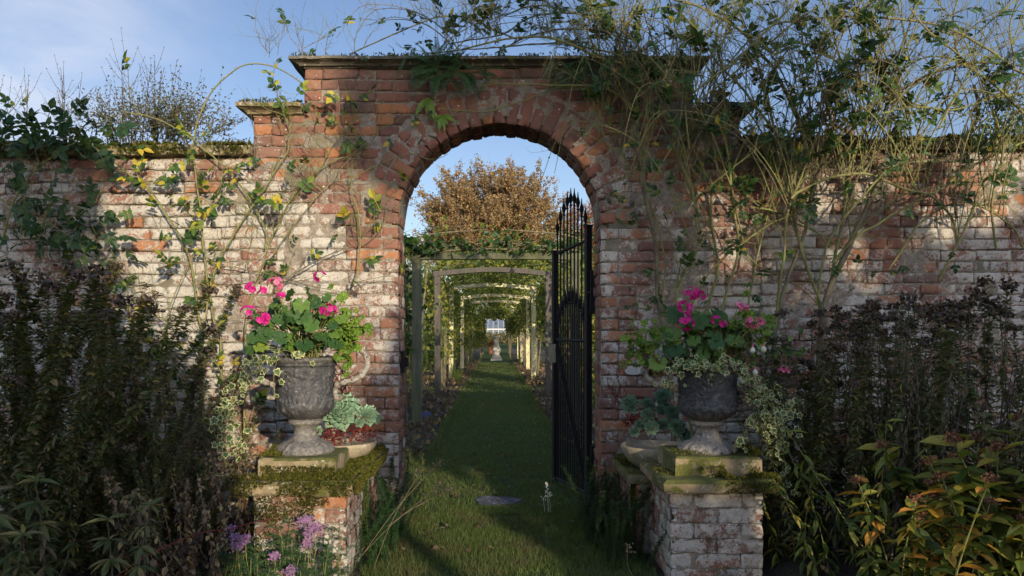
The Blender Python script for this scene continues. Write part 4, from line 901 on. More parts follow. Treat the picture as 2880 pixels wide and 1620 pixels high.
# --- big roses on the right
RL = ['thick stemmed climbing rose rising beside the arch and sprawling left over the cornice', 'climbing rose with long green canes climbing past the right shoulder stone', 'stoutest climbing rose, thick trunk and canes arching across the sky at right']
r1 = Rose('climbing_rose', RL[0], [M_cane, M_caneb], M_rose, P(1870, 1330, 4.7) * np.array([1, 1, 0]))
r2 = Rose('climbing_rose', RL[1], [M_cane, M_caneb], M_rose, P(2010, 1330, 4.7) * np.array([1, 1, 0]))
r3 = Rose('climbing_rose', RL[2], [M_cane, M_caneb], M_rose, P(2260, 1330, 4.7) * np.array([1, 1, 0]))
C1 = [
 ([(1900, 1330), (1885, 1100), (1876, 960), (1856, 873), (1848, 780), (1846, 700), (1835, 640), (1815, 560), (1807, 499), (1799, 424), (1792, 350), (1789, 298), (1784, 240), (1778, 215)], [4.7, 4.78, 4.74, 4.66], .016, .012, 6),
 ([(1784, 224), (1764, 199), (1747, 178), (1715, 172), (1671, 157), (1615, 129), (1559, 109), (1517, 103), (1419, 109), (1349, 126), (1279, 143), (1200, 150)], [4.66, 4.6, 4.8], .011, .004, 16),
 ([(1764, 199), (1750, 160), (1742, 120), (1752, 80), (1775, 40), (1800, -20)], [4.66, 4.5], .009, .005, 8),
 ([(1860, 880), (1870, 760), (1862, 690), (1840, 600), (1800, 520), (1760, 450), (1715, 410), (1660, 383), (1600, 372)], [4.75, 4.83], .006, .002, 12),
 ([(1349, 243), (1391, 237), (1475, 237), (1559, 240), (1643, 240), (1699, 249), (1740, 272), (1780, 300), (1800, 330)], [4.78, 4.72, 4.68], .005, .006, 10),
 ([(1237, 305), (1293, 310), (1358, 316), (1413, 302), (1475, 282), (1531, 260), (1581, 246), (1660, 245)], [4.83, 4.8], .0045, .005, 6),
 ([(1000, 145), (1056, 120), (1126, 87), (1196, 59), (1238, 47), (1293, 47), (1349, 64), (1391, 87), (1450, 110)], [5.0, 4.9, 4.85], .004, .005, 12),
 ([(1265, 123), (1340, 110), (1419, 92), (1475, 56), (1531, 39), (1615, 36), (1671, 47), (1715, 75), (1750, 110)], [4.95, 4.8, 4.7], .004, .006, 14),
 ([(1419, 45), (1475, 22), (1531, 17), (1573, 25), (1643, 45), (1700, 80)], [4.9, 4.7], .004, .005, 10),
 ([(1300, 140), (1419, 131), (1475, 125), (1531, 123), (1590, 120), (1660, 135), (1730, 150)], [4.9, 4.75], .004, .006, 12),
 ([(1390, 150), (1480, 105), (1560, 85), (1640, 80), (1720, 95)], [4.95, 4.7], .004, .006, 10),
 ([(1660, 30), (1700, 62), (1760, 95), (1830, 165), (1880, 215)], [4.6, 4.5], .004, .006, 8),
 ([(1665, 154), (1720, 180), (1765, 210), (1790, 260)], [4.72, 4.65], .008, .010, 4),
 ([(1790, 350), (1770, 300), (1730, 262), (1690, 245), (1660, 240)], [4.7], .008, .005, 6),
]
C2 = [
 ([(1960, 1330), (1930, 1100), (1905, 960), (1903, 838), (1908, 811), (1921, 774), (1943, 742), (1960, 699), (1968, 650), (1956, 586), (1948, 548), (1928, 494), (1908, 449), (1889, 404), (1859, 350), (1839, 300), (1820, 262), (1795, 225)], [4.7, 4.82, 4.74, 4.65], .011, .007, 10),
 ([(1985, 960), (1995, 850), (2020, 760), (2010, 690), (2000, 600), (2000, 516), (1988, 499), (1966, 449), (1948, 417), (1928, 384), (1893, 355), (1860, 310), (1835, 230), (1800, 150), (1790, 60), (1810, -20)], [4.78, 4.74, 4.55], .009, .005, 14),
 ([(2010, 960), (2035, 850), (2075, 700), (2060, 560), (2050, 449), (2040, 399), (2039, 350), (2038, 300), (2036, 273), (2038, 224), (2018, 137), (2015, 87), (2033, 55), (2058, 20), (2075, -20)], [4.75, 4.6, 4.5], .008, .005, 14),
 ([(1951, 263), (2000, 222), (2067, 174), (2127, 114), (2194, 52), (2241, 0), (2270, -30)], [4.5, 4.35], .007, .006, 6),
 ([(1953, 291), (2033, 231), (2132, 149), (2231, 65), (2300, 20)], [4.55, 4.4], .006, .005, 6),
 ([(1900, 400), (1960, 340), (2010, 310), (2060, 330), (2090, 400), (2110, 470)], [4.75], .005, .003, 5),
 ([(1880, 460), (1940, 440), (1990, 420), (1965, 360)], [4.78], .005, .003, 5),
 ([(2100, 960), (2110, 820), (2150, 640), (2180, 520), (2170, 430), (2130, 350), (2090, 300)], [4.75, 4.7], .007, .004, 10),
 ([(1940, 870), (2000, 760), (2080, 690), (2150, 640), (2230, 600), (2300, 560)], [4.76, 4.68], .006, .004, 8),
 ([(1990, 730), (2060, 690), (2140, 750), (2240, 800), (2330, 880)], [4.72], .0045, .003, 6),
 ([(1960, 420), (2050, 470), (2110, 560), (2200, 610), (2310, 660), (2400, 720)], [4.7], .006, .004, 6),
 ([(2110, 580), (2200, 600), (2280, 640), (2340, 700)], [4.68], .005, .003, 5),
 ([(1830, 520), (1900, 400), (1990, 330), (2040, 290)], [4.66], .006, .004, 6),
 ([(1870, 600), (1950, 560), (2050, 480), (2130, 420), (2200, 380), (2300, 350)], [4.64, 4.55], .006, .004, 6),
]
C3 = [
 ([(1860, -20), (1908, 0), (1958, 15), (2008, 40), (2058, 70), (2097, 102), (2127, 134), (2147, 161), (2177, 194), (2197, 234), (2217, 273), (2234, 313), (2256, 365), (2270, 420)], [4.5, 4.6], .006, .011, 8),
 ([(1896, 12), (1928, 50), (1963, 87), (1995, 139), (2008, 164), (2043, 204), (2070, 229), (2102, 268), (2132, 306), (2167, 353), (2182, 370), (2197, 439), (2214, 524), (2229, 598), (2236, 637), (2256, 712), (2281, 786), (2300, 831), (2310, 900)], [4.5, 4.6, 4.75], .005, .010, 8),
 ([(2160, 1330), (2168, 1100), (2178, 960), (2190, 870), (2225, 760), (2262, 660), (2270, 611), (2280, 561), (2290, 519), (2312, 461), (2324, 439), (2347, 404), (2377, 362), (2400, 345), (2456, 296), (2521, 258), (2563, 236), (2613, 211), (2662, 194), (2724, 179), (2787, 176), (2836, 189), (2900, 216)], [4.7, 4.72, 4.55, 4.4], .013, .008, 16),
 ([(2130, 1330), (2160, 1100), (2184, 886), (2194, 799), (2207, 699), (2215, 600), (2260, 480), (2300, 380), (2340, 290), (2400, 200), (2440, 100), (2480, -20)], [4.75, 4.6, 4.45], .009, .005, 14),
 ([(2290, 1330), (2300, 1100), (2312, 897), (2328, 827), (2353, 763), (2385, 700), (2402, 655), (2419, 623), (2439, 586), (2454, 548), (2474, 514), (2480, 480)], [4.68, 4.7, 4.7], .020, .014, 3),
 ([(2225, 560), (2240, 543), (2290, 519), (2339, 499), (2389, 491), (2429, 489), (2464, 496), (2501, 514), (2551, 534), (2613, 548), (2650, 578), (2682, 623), (2695, 690)], [4.6, 4.62], .010, .006, 6),
 ([(2330, 840), (2350, 720), (2364, 648), (2377, 573), (2382, 524), (2399, 439), (2440, 340), (2459, 288), (2488, 253), (2503, 236), (2538, 199), (2575, 171), (2613, 159), (2662, 161), (2692, 171), (2740, 200)], [4.72, 4.6, 4.45], .009, .004, 10),
 ([(2394, 479), (2429, 471), (2488, 469), (2551, 459), (2613, 452), (2687, 452), (2705, 439), (2712, 404), (2729, 370), (2747, 337), (2752, 300), (2740, 240)], [4.72, 4.66], .013, .009, 8),
 ([(2340, 740), (2414, 660), (2464, 633), (2513, 601), (2563, 573), (2600, 556), (2662, 521), (2700, 484), (2762, 454), (2812, 429), (2890, 395)], [4.68, 4.6], .009, .007, 8),
 ([(2500, 760), (2563, 660), (2593, 623), (2640, 590), (2695, 568), (2737, 573), (2787, 593), (2830, 625), (2856, 648), (2880, 700)], [4.65], .006, .005, 8),
 ([(2640, 790), (2707, 660), (2727, 611), (2740, 581), (2760, 520), (2820, 470), (2890, 430)], [4.62], .008, .005, 8),
 ([(2000, 240), (2100, 120), (2180, 70), (2240, 60), (2339, 47), (2464, 50), (2563, 57), (2638, 70), (2687, 87), (2737, 114), (2787, 144), (2850, 190)], [4.55, 4.35], .005, .006, 16),
 ([(2240, 219), (2325, 139), (2389, 75), (2440, 20), (2480, -20)], [4.45], .006, .005, 6),
 ([(2240, 120), (2300, 135), (2360, 180), (2420, 225), (2500, 260), (2560, 290), (2640, 310)], [4.5], .006, .005, 12),
 ([(2590, -10), (2573, 37), (2538, 119), (2521, 174), (2508, 211), (2470, 300), (2440, 380)], [4.45, 4.55], .004, .006, 8),
 ([(2440, 30), (2446, 57), (2456, 119), (2476, 174), (2498, 219), (2516, 256), (2560, 320)], [4.45], .004, .006, 8),
 ([(2560, 20), (2588, 62), (2638, 112), (2687, 149), (2730, 190), (2800, 240), (2890, 330)], [4.4], .004, .007, 12),
 ([(2890, -30), (2851, 5), (2811, 37), (2762, 82), (2727, 119), (2687, 159), (2600, 220), (2500, 290)], [4.35, 4.45], .005, .005, 8),
 ([(2444, 340), (2451, 219), (2471, 149), (2496, 80), (2530, 10), (2550, -30)], [4.5], .005, .004, 8),
 ([(2640, 360), (2700, 250), (2760, 170), (2880, 100)], [4.4], .006, .004, 12),
 ([(2480, 320), (2580, 300), (2680, 310), (2780, 280), (2890, 260)], [4.45], .006, .004, 14),
 ([(2800, 700), (2790, 560), (2820, 420), (2800, 300), (2850, 200), (2840, 80), (2870, -20)], [4.6, 4.4], .007, .004, 12),
 ([(2300, 830), (2330, 680), (2420, 560), (2500, 470), (2590, 380), (2660, 280), (2690, 180), (2680, 60), (2700, -20)], [4.65, 4.45], .007, .004, 14),
 ([(2230, 380), (2300, 350), (2370, 365), (2440, 430), (2475, 490)], [4.68], .008, .007, 5),
]
for rr_, cc in ((r1, C1), (r2, C2), (r3, C3)):
    for i, (pts, D, a, b_, tw) in enumerate(cc):
        rr_.cane(trace(pts, D), a, b_, twigs=int(tw * 1.1), tl=.24, leafp=.07, up=.35, hip=.06, mat=(1 if a > .0125 else 0), k=6, out=.3)
# random filler canes
def rootpt(ro, xr, yr):
    A_ = np.vstack(ro.paths); sx_ = A_[:, 0] / A_[:, 1] * FPX + VX; sy_ = HY - (A_[:, 2] - EYE) / A_[:, 1] * FPX
    k = np.where((sx_ > xr[0]) & (sx_ < xr[1]) & (sy_ > yr[0]) & (sy_ < yr[1]))[0]
    if len(k) == 0: return None
    i = k[int(R.integers(len(k)))]; return sx_[i], sy_[i], A_[i, 1]
def filler(ro, n, xr, yr, hr, lean, D, r=.0035, leafp=.09, tw=4, hip=.1):
    for i in range(n):
        x = R.uniform(*xr); y = R.uniform(*yr); h = R.uniform(*hr); l = R.normal() * lean; c = R.normal() * .25; D0 = D + R.uniform(-.1, .1)
        q = rootpt(ro, xr, yr)
        if q: x, y, D0 = q
        pts = [(x, y), (x + l * .3, y - h * .35), (x + l * (.65 + c), y - h * .7), (x + l * 1.2 + c * 80, y - h)]
        ro.cane(trace(pts, [D0, D - R.uniform(0, .25)]), r * R.uniform(.7, 1.4), .0012, twigs=tw, tl=.17, leafp=leafp, up=.4, hip=hip, k=4, tr=.0015, out=.3, mat=int(R.random() < .35))
filler(r1, 24, (1420, 1860), (60, 220), (70, 240), 60, 4.75)
filler(r1, 10, (1640, 1960), (200, 420), (130, 300), 70, 4.65)
filler(r1, 14, (1120, 1450), (110, 155), (70, 160), 40, 4.95, r=.002, leafp=.1, hip=.4)
filler(r1, 10, (720, 1120), (150, 165), (50, 120), 30, 5.05, r=.0018, leafp=.04, hip=.5)
filler(r1, 12, (1690, 1860), (330, 560), (120, 260), 60, 4.72)
filler(r2, 34, (1780, 2200), (180, 480), (130, 380), 80, 4.6, r=.0033)
filler(r2, 12, (1860, 2200), (480, 820), (130, 300), 70, 4.78, leafp=.2)
filler(r3, 52, (2160, 2880), (180, 460), (120, 380), 110, 4.5, r=.0032)
filler(r3, 26, (1900, 2880), (380, 560), (200, 420), 170, 4.6, r=.0042, tw=3)
filler(r3, 20, (2160, 2880), (360, 700), (120, 260), 120, 4.68, leafp=.2)
def arcs(ro, n, xr, yr, hr, lr, D, r):
    for i in range(n):
        x = R.uniform(*xr); y = R.uniform(*yr); h = R.uniform(*hr); l = R.uniform(*lr) * (1 if R.random() < .5 else -1); e = R.uniform(.2, 1.0); D0 = D + .1
        q = rootpt(ro, xr, yr)
        if q: x, y, D0 = q
        pts = [(x, y), (x + l * .12, y - h * .42), (x + l * .32, y - h * .82), (x + l * .58, y - h), (x + l * .82, y - h * .95), (x + l, y - h * e)]
        ro.cane(trace(pts, [D0, D - R.uniform(0, .3), D - R.uniform(0, .3)]), r * R.uniform(.8, 1.5), r * .45, twigs=7, tl=.17, leafp=.1, up=.5, hip=.06, k=5, tr=.0014, out=.3, mat=int(R.random() < .25))
arcs(r1, 20, (1640, 1900), (200, 560), (130, 420), (150, 500), 4.68, .0032)
arcs(r2, 28, (1820, 2300), (280, 760), (220, 560), (120, 500), 4.62, .0034)
arcs(r3, 72, (2080, 2900), (300, 760), (220, 620), (150, 620), 4.56, .0035)
arcs(r1, 8, (1200, 1600), (140, 170), (60, 130), (200, 400), 4.9, .003)
def clumps(ro, L_, D, s=.047):
    for (x, y, a, b_, n) in L_: n = n * .9; ro.clump(P(x, y, D), (a, .07, b_), n, s)
clumps(r1, [(1140, 95, .10, .07, 10), (1180, 70, .09, .06, 9), (1165, 130, .06, .06, 6), (1265, 50, .06, .04, 4), (1300, 80, .08, .06, 6), (1350, 70, .07, .05, 6), (1310, 125, .10, .05, 9), (1400, 60, .10, .06, 10), (1440, 90, .12, .06, 10), (1500, 50, .10, .06, 8), (1560, 90, .12, .07, 12), (1640, 70, .12, .08, 12), (1650, 150, .14, .07, 14), (1700, 110, .12, .10, 12), (1720, 40, .12, .08, 8), (1400, 130, .10, .03, 7), (1100, 130, .07, .04, 4), (1240, 110, .08, .05, 8), (1200, 100, .06, .05, 6), (1060, 160, .05, .02, 3), (1180, 300, .04, .03, 3), (1195, 375, .04, .03, 5), (1630, 340, .06, .05, 4), (1715, 545, .07, .06, 8), (1770, 590, .09, .07, 10), (1790, 640, .07, .05, 6), (1730, 560, .05, .05, 5), (1820, 840, .1, .05, 9), (1800, 890, .07, .05, 6)], 4.78)
clumps(r2, [(1930, 350, .12, .06, 10), (1905, 390, .07, .04, 5), (1990, 355, .06, .03, 4), (2070, 530, .16, .11, 34), (2100, 570, .1, .07, 14), (1960, 570, .06, .05, 4), (1950, 670, .12, .07, 12), (2050, 690, .10, .06, 10), (1980, 740, .12, .08, 12), (2080, 800, .10, .06, 8), (2130, 640, .08, .06, 6), (1920, 80, .07, .06, 6), (2090, 40, .12, .07, 18), (2060, 30, .07, .05, 8), (2120, 60, .08, .05, 9), (1960, 110, .06, .05, 5), (2150, 860, .07, .05, 6)], 4.6)
clumps(r3, [(2290, 85, .10, .05, 10), (2260, 100, .08, .04, 8), (2330, 70, .10, .05, 8), (2390, 115, .10, .05, 10), (2420, 145, .08, .05, 9), (2320, 180, .12, .05, 12), (2370, 210, .12, .05, 10), (2280, 190, .10, .05, 10), (2560, 20, .14, .05, 16), (2600, 45, .08, .05, 9), (2460, 30, .1, .04, 8), (2740, 140, .12, .04, 12), (2790, 150, .10, .04, 8), (2700, 200, .08, .04, 6), (2560, 240, .14, .05, 12), (2640, 290, .14, .06, 14), (2740, 260, .18, .08, 22), (2820, 270, .16, .08, 18), (2860, 330, .12, .08, 12), (2350, 290, .10, .05, 8), (2520, 320, .10, .04, 8), (2340, 300, .08, .04, 6), (2420, 340, .10, .04, 8), (2540, 500, .08, .05, 6), (2530, 570, .08, .06, 7), (2500, 510, .06, .04, 5), (2720, 510, .10, .05, 8), (2800, 540, .12, .06, 10), (2810, 470, .10, .06, 8), (2860, 620, .10, .08, 10), (2430, 790, .10, .06, 8), (2480, 760, .10, .05, 8), (2700, 700, .08, .05, 6), (2780, 410, .1, .05, 6), (2640, 430, .06, .04, 4)], 4.5)
for r_ in (r1, r2, r3): r_.finish()
# dry tangle (dead nest of twigs) on the right coping
dt = thing('dry_creeper', 'tangle of dry brown creeper twigs hanging over the mossy right coping', 'creeper', tuple(P(2160, 400, 4.8)))
mb = MB(); lf = MB()
for i in range(420):
    c = P(R.uniform(2090, 2330), R.normal() * 35 + 425, R.uniform(4.68, 4.84)); d = unit(R.normal(size=3) * np.array([1, .3, 1.]) + np.array([0, 0, -.2])); L = R.uniform(.05, .2)
    p = spline([c, c + d * L * .5 + R.normal(size=3) * .02, c + d * L + R.normal(size=3) * .03], 3); v, f = tube(p, .0013, 3); mb.add(v, f)
    if i % 2: inst(lf, T_LEAF[0], T_LEAF[1], p[[3, 6]], rdir(2), rdir(2), .022)
tagp(mb.build('twigs', [M_tan], dt), kind='stuff'); tagp(lf.build('foliage', [M_dark2], dt), kind='stuff')
# bare fruit tree behind the left wall
def barebush(name, label, cat, x0, x1, ybase, D, n, hr, mat, leaf=None, ll=.02, r=.006, spread=60, fine=3, group=None):
    t = thing(name, label, cat, tuple(P((x0 + x1) / 2, ybase, D)), group); lm = MB(); hx = []
    for i in range(n):
        x = R.uniform(x0, x1); h = R.uniform(*hr); l = R.normal() * spread; mb = MB()
        p = spline(trace([(x, ybase + 40), (x + l * .35, ybase - h * .4), (x + l, ybase - h)], [D, D + R.normal() * .2]), 8); v, f = tube(p, np.linspace(r, r * .3, len(p)), 5); mb.add(v, f)
        for j in range(fine * 3):
            k = int(R.integers(3, len(p) - 2)); d = unit(unit(p[k + 1] - p[k]) + rdir(1)[0] * .8); L = R.uniform(.05, .28)
            q = spline([p[k], p[k] + d * L * .5, p[k] + d * L + np.array([0, 0, L * .25])], 4); v, f = tube(q, np.linspace(r * .35, r * .18, len(q)), 4); mb.add(v, f)
            bn = q[2::2]; 
            for b_ in bn: v, f = tube([b_, b_ + rdir(1)[0] * .012], [.003, .002], 3); mb.add(v, f)
            if leaf is not None: inst(lm, T_LEAF[0], T_LEAF[1], q, rdir(len(q)), rdir(len(q)), ll)
        mb.build('branch', [mat], t)
    if leaf is not None: tagp(lm.build('foliage', [leaf], t), kind='stuff')
barebush('bare_fruit_tree', 'leafless fruit tree with upright budded shoots rising behind the far left of the wall', 'tree', -40, 480, 400, 6.0, 16, (120, 240), M_twig, spread=40)
barebush('twiggy_shrub', 'fine twiggy small leafed shrub behind the left coping', 'shrub', 300, 560, 395, 5.6, 26, (30, 110), M_twig, leaf=M_dark, ll=.018, r=.003, spread=90, fine=5)
barebush('twiggy_shrub', 'little dark twiggy shrub standing at the shoulder of the left wall', 'shrub', 460, 540, 395, 5.5, 5, (90, 130), M_twig, leaf=M_dark, ll=.02, r=.004, spread=15, fine=5)
# ================================================================ ferns on the arch
def frond(mb, p0, d, L, w=.16, mat=0, droop=.6):
    n = 14; L = L * .85; p = [np.array(p0)]; d = np.array(d, float)
    for i in range(n): d = unit(d + np.array([0, -.02, -droop / n * 1.6])); p.append(p[-1] + d * L / n)
    p = np.array(p); v, f = tube(p, np.linspace(.002, .0007, n + 1), 3); mb.add(v, f, mat)
    T = unit(np.gradient(p, axis=0)); s = unit(np.cross(T, np.array([0, -.75, .65]) + R.normal(size=3) * .15)); nn = np.cross(s, T)
    tt = np.repeat(np.linspace(.06, .98, 26), 1); pi = np.stack([np.interp(tt * n, np.arange(n + 1), p[:, a]) for a in range(3)], -1); si = s[np.clip((tt * n).astype(int), 0, n)]; Ti = T[np.clip((tt * n).astype(int), 0, n)]; ni = nn[np.clip((tt * n).astype(int), 0, n)]
    wl = .8 * w * L * np.sin(PI * np.clip(tt * .86 + .12, 0, 1)) ** .8
    for sg in (-1, 1): inst(mb, T_LANCE[0] * np.array([.85, 1, .5]), [(T_LANCE[1][0][0], mat)], pi, unit(si * sg + Ti * .35), ni, wl)
def fern(label, c, n, L, dirs, name='fern'):
    t = thing(name, label, 'fern', tuple(c))
    for i in range(n):
        mb = MB(); a = R.uniform(*dirs); d = unit(np.array([math.cos(a), -.35 + R.normal() * .2, math.sin(a) * .8])); frond(mb, np.array(c) + R.normal(size=3) * np.array([.06, .015, .03]), d, L * R.uniform(.6, 1.2)); mb.build('frond', [M_fern], t)
fern('largest dark green fern, spilling over the cornice above the left side of the arch', P(1225, 190, 4.80), 40, .26, (-PI * 1.1, PI * 1.05))
fern('green fern hanging from the cornice above the centre of the arch', P(1310, 195, 4.80), 22, .22, (-PI * .9, .3))
fern('fern tucked below the cornice behind the rose stems, right of the arch crown', P(1620, 190, 4.80), 30, .22, (-PI, .1))
fern('fern standing up on the cornice among rose canes right of centre', P(1610, 130, 4.95), 18, .24, (0.1, PI - .1))
fern('second fern under the cornice, close to the thick rose limb', P(1700, 215, 4.80), 16, .2, (-PI, .1))
def hart(label, c, n, L):
    t = thing('strap_fern', label, 'fern', tuple(c)); 
    for i in range(n): mb = MB(); a = R.uniform(-PI, .2); inst(mb, T_LANCE[0] * np.array([1.1, 1, 1]), T_LANCE[1], [c], unit(np.array([math.cos(a), -.5, math.sin(a)])), np.array([0, -1, .5]), L * R.uniform(.7, 1.2)); mb.build('frond', [M_lime], t)
hart('small yellow green strap leafed fern growing from the joint over the arch ring', P(1244, 325, 4.86), 9, .09); hart('narrow bright frond tuft hanging below the big fern', P(1205, 275, 4.86), 5, .13)
# ================================================================ urn plantings
def gplant(label, cx, cy, z, leaves, heads, lm=M_gera):
    t = thing('geranium', label, 'potted plant', (cx, cy, z)); st = MB(); lf = MB()
    for (x, y, D, s, tilt) in leaves:
        p = P(x, y, D); b0 = np.array([cx, cy, z]) + R.normal(size=3) * np.array([.05, .05, .0])
        q = spline([b0, (b0 + p) / 2 + np.array([0, 0, .03]), p], 4); v, f = tube(q, .002, 4); st.add(v, f)
        o = p - np.array([cx, cy, z]); d = unit(np.array([o[0] * 1.5 + R.normal() * .25, -.3, -.35 + R.normal() * .35])); nn = unit(np.array([o[0] * .8 + R.normal() * .25, -.75, .65 + R.normal() * .25]))
        inst(lf, T_GERA[0], T_GERA[1], [p - d * s * .3], d, nn, s)
    tagp(st.build('stems', [M_cane], t, smooth=True), kind='stuff'); tagp(lf.build('foliage', [lm], t, smooth=True), kind='stuff')
    for (x, y, D, r, n, m_) in heads:
        c = P(x, y, D); mb = MB(); base = np.array([cx + (c[0] - cx) * .3, cy, z + .03]); q = spline([base, (base + c) / 2 + np.array([0, 0, .01]), c + np.array([0, .01, -r * .8])], 5); v, f = tube(q, .0022, 5); mb.add(v, f, 1)
        for i in range(int(n * 1.1)):
            dd = unit(rdir(1)[0] + np.array([0, -.5, .35])); fc = c + dd * r * np.array([1.15, .7, .8]); v, f = tube([c + np.array([0, .01, -r * .5]), fc], .001, 3); mb.add(v, f, 1)
            u = unit(np.cross(dd, rdir(1)[0])); w_ = np.cross(dd, u)
            for a in range(5):
                an = a * 2 * PI / 5 + .2; pd = unit(u * math.cos(an) + w_ * math.sin(an) + dd * .25)
                inst(mb, np.array([(-.25, .1, 0), (.25, .1, 0), (.5, .65, .06), (.0, 1, .0), (-.5, .65, .06)]), [(np.array([(0, 1, 2, 3, 4)]), 0)], [fc], pd, dd, .0185)
        mb.build('flower_head', [m_, M_cane], t)
g = R
def rleaf(n, xr, yr, D, s):
    out = []
    for i in range(n):
        u, v = g.random(), g.random(); out.append((xr[0] + (xr[1] - xr[0]) * u, yr[0] + (yr[1] - yr[0]) * v, g.uniform(*D), g.uniform(*s), 0))
    return out
LL = [(708, 975, 3.82, .085, 0), (735, 975, 3.80, .075, 0), (760, 935, 3.8, .06, 0), (790, 950, 3.8, .075, 0), (848, 858, 3.86, .085, 0), (852, 890, 3.84, .09, 0), (877, 915, 3.8, .08, 0), (800, 905, 3.82, .08, 0), (820, 900, 3.84, .06, 0), (857, 970, 3.78, .09, 0), (945, 970, 3.8, .08, 0), (870, 830, 3.9, .09, 0), (815, 830, 3.9, .07, 0), (775, 860, 3.88, .07, 0), (920, 885, 3.84, .08, 0), (905, 945, 3.82, .07, 0), (830, 940, 3.8, .06, 0), (745, 945, 3.8, .07, 0)]
LL += rleaf(50, (700, 970), (885, 985), (3.80, 4.0), (.045, .075)) + rleaf(34, (765, 940), (830, 920), (3.86, 4.05), (.045, .075)) + rleaf(12, (780, 1000), (860, 980), (3.9, 4.1), (.05, .075))
gplant('sunlit magenta flowered geranium filling the left urn', -.985, 3.98, 1.06, LL,
       [(711, 810, 3.88, .032, 10, M_pet), (775, 798, 3.9, .034, 8, M_petp), (700, 878, 3.84, .034, 9, M_pet), (735, 897, 3.8, .036, 13, M_pet), (900, 778, 3.95, .026, 6, M_pet), (923, 872, 3.84, .034, 10, M_pet), (791, 834, 3.88, .016, 4, M_pet), (745, 817, 3.9, .012, 3, M_pet)])
LR = rleaf(40, (1870, 2070), (915, 1030), (3.84, 4.0), (.055, .09)) + rleaf(22, (1890, 2040), (870, 940), (3.9, 4.05), (.06, .095)) + [(1850, 1020, 3.85, .09, 0), (1965, 905, 3.86, .10, 0), (2015, 965, 3.84, .085, 0), (1900, 985, 3.84, .08, 0)]
gplant('shaded magenta and pink flowered geranium filling the right urn', 1.095, 3.98, 1.02, LR,
       [(1945, 825, 3.9, .036, 12, M_pet), (1965, 832, 3.9, .026, 7, M_pet), (1928, 862, 3.88, .034, 10, M_pet), (1928, 910, 3.84, .036, 12, M_pet), (1932, 885, 3.9, .012, 3, M_pet), (2015, 900, 3.88, .018, 4, M_pet), (2033, 910, 3.88, .012, 3, M_pet), (2075, 862, 3.9, .02, 4, M_petp), (2120, 908, 3.88, .03, 6, M_petp), (2105, 905, 3.9, .02, 4, M_petp), (2140, 905, 3.92, .014, 3, M_petp), (2096, 868, 3.92, .016, 3, M_petp)])
def scented(label, c, rad, n, s, lm, t=None, tmpl=T_GERA):
    t = t or thing('scented_geranium', label, 'potted plant', tuple(c)); mb = MB(); o = R.normal(size=(n, 3)) * np.array(rad) * .5; pos = np.array(c) + o
    inst(mb, tmpl[0] * np.array([1, 1, 1.6]), tmpl[1], pos, unit(o / np.array(rad) + np.array([0, -.3, -.3]) + R.normal(size=(n, 3)) * .4), unit(np.array([0, -.7, .6]) + R.normal(size=(n, 3)) * .4), s * R.uniform(.6, 1.3, n)); tagp(mb.build('foliage', [lm], t), kind='stuff'); return t
tt = scented('lime green trailing foliage over the right hand rim of the left urn', P(968, 925, 3.92), (.09, .05, .07), 44, .05, M_lime)
scented('', P(978, 955, 3.92), (.045, .04, .10), 26, .045, M_lime, tt); scented('', P(982, 1000, 3.92), (.022, .03, .09), 14, .04, M_lime, tt); scented('', P(960, 850, 3.98), (.08, .04, .07), 16, .04, M_lime, tt)
tt = scented('lighter green scented foliage at the right side of the right urn', P(2090, 920, 3.98), (.16, .07, .08), 46, .05, M_lime); scented('', P(2060, 960, 3.98), (.14, .07, .08), 30, .045, M_dark2, tt)
tt = scented('lighter green scented foliage at the left side of the right urn', P(1815, 955, 4.0), (.14, .07, .09), 46, .045, M_lime); scented('', P(1840, 1000, 3.98), (.10, .07, .08), 24, .05, M_dark2, tt)
# variegated ivy
def ivy(label, cx, cy, z, strands, n, s=.04):
    t = thing('variegated_ivy', label, 'ivy', (cx, cy, z))
    for pts, D, k in strands:
        k = int(k * (.62 if cx < 0 else .85))
        p = spline(trace(pts, D), 8); mb = MB(); v, f = tube(p, .0015, 4); mb.add(v, f, 2)
        i = R.integers(0, len(p), k); pos = p[i] + R.normal(size=(k, 3)) * np.array([.03, .02, .02]); d = unit(np.array([0, -.3, -.8]) + R.normal(size=(k, 3)) * .6); nn = unit(np.array([.2, -1, .35]) + R.normal(size=(k, 3)) * .45)
        inst(mb, T_IVY[0], T_IVY[1], pos, d, nn, .8 * s * R.uniform(.5, 1.25, k)); mb.build('trailing_strand', [M_ivyg, M_ivyc, M_cane], t)
ivy('cream edged ivy trailing from the left side of the left urn', -1.13, 3.95, 1.08,
    [([(800, 985), (760, 1000), (735, 1030), (720, 1060)], [3.8, 3.78], 16), ([(750, 1000), (715, 1020), (690, 1060), (670, 1100), (650, 1130)], [3.85, 3.8], 30), ([(740, 1005), (700, 1060), (665, 1120), (640, 1180), (630, 1230)], [3.85, 3.75], 34), ([(720, 1010), (680, 1040), (640, 1100), (615, 1170), (600, 1210)], [3.9, 3.8], 30), ([(700, 1020), (660, 1090), (650, 1160), (660, 1220), (690, 1260)], [3.85, 3.75], 26), ([(650, 1150), (640, 1200), (650, 1260), (670, 1300)], [3.8, 3.7], 18), ([(780, 1005), (770, 1060), (772, 1120)], [3.78, 3.78], 9), ([(600, 1210), (620, 1260), (640, 1330), (620, 1350)], [3.8, 3.7], 12), ([(800, 985), (830, 990), (860, 985), (880, 988)], [3.78, 3.78], 12)], 30, .046)
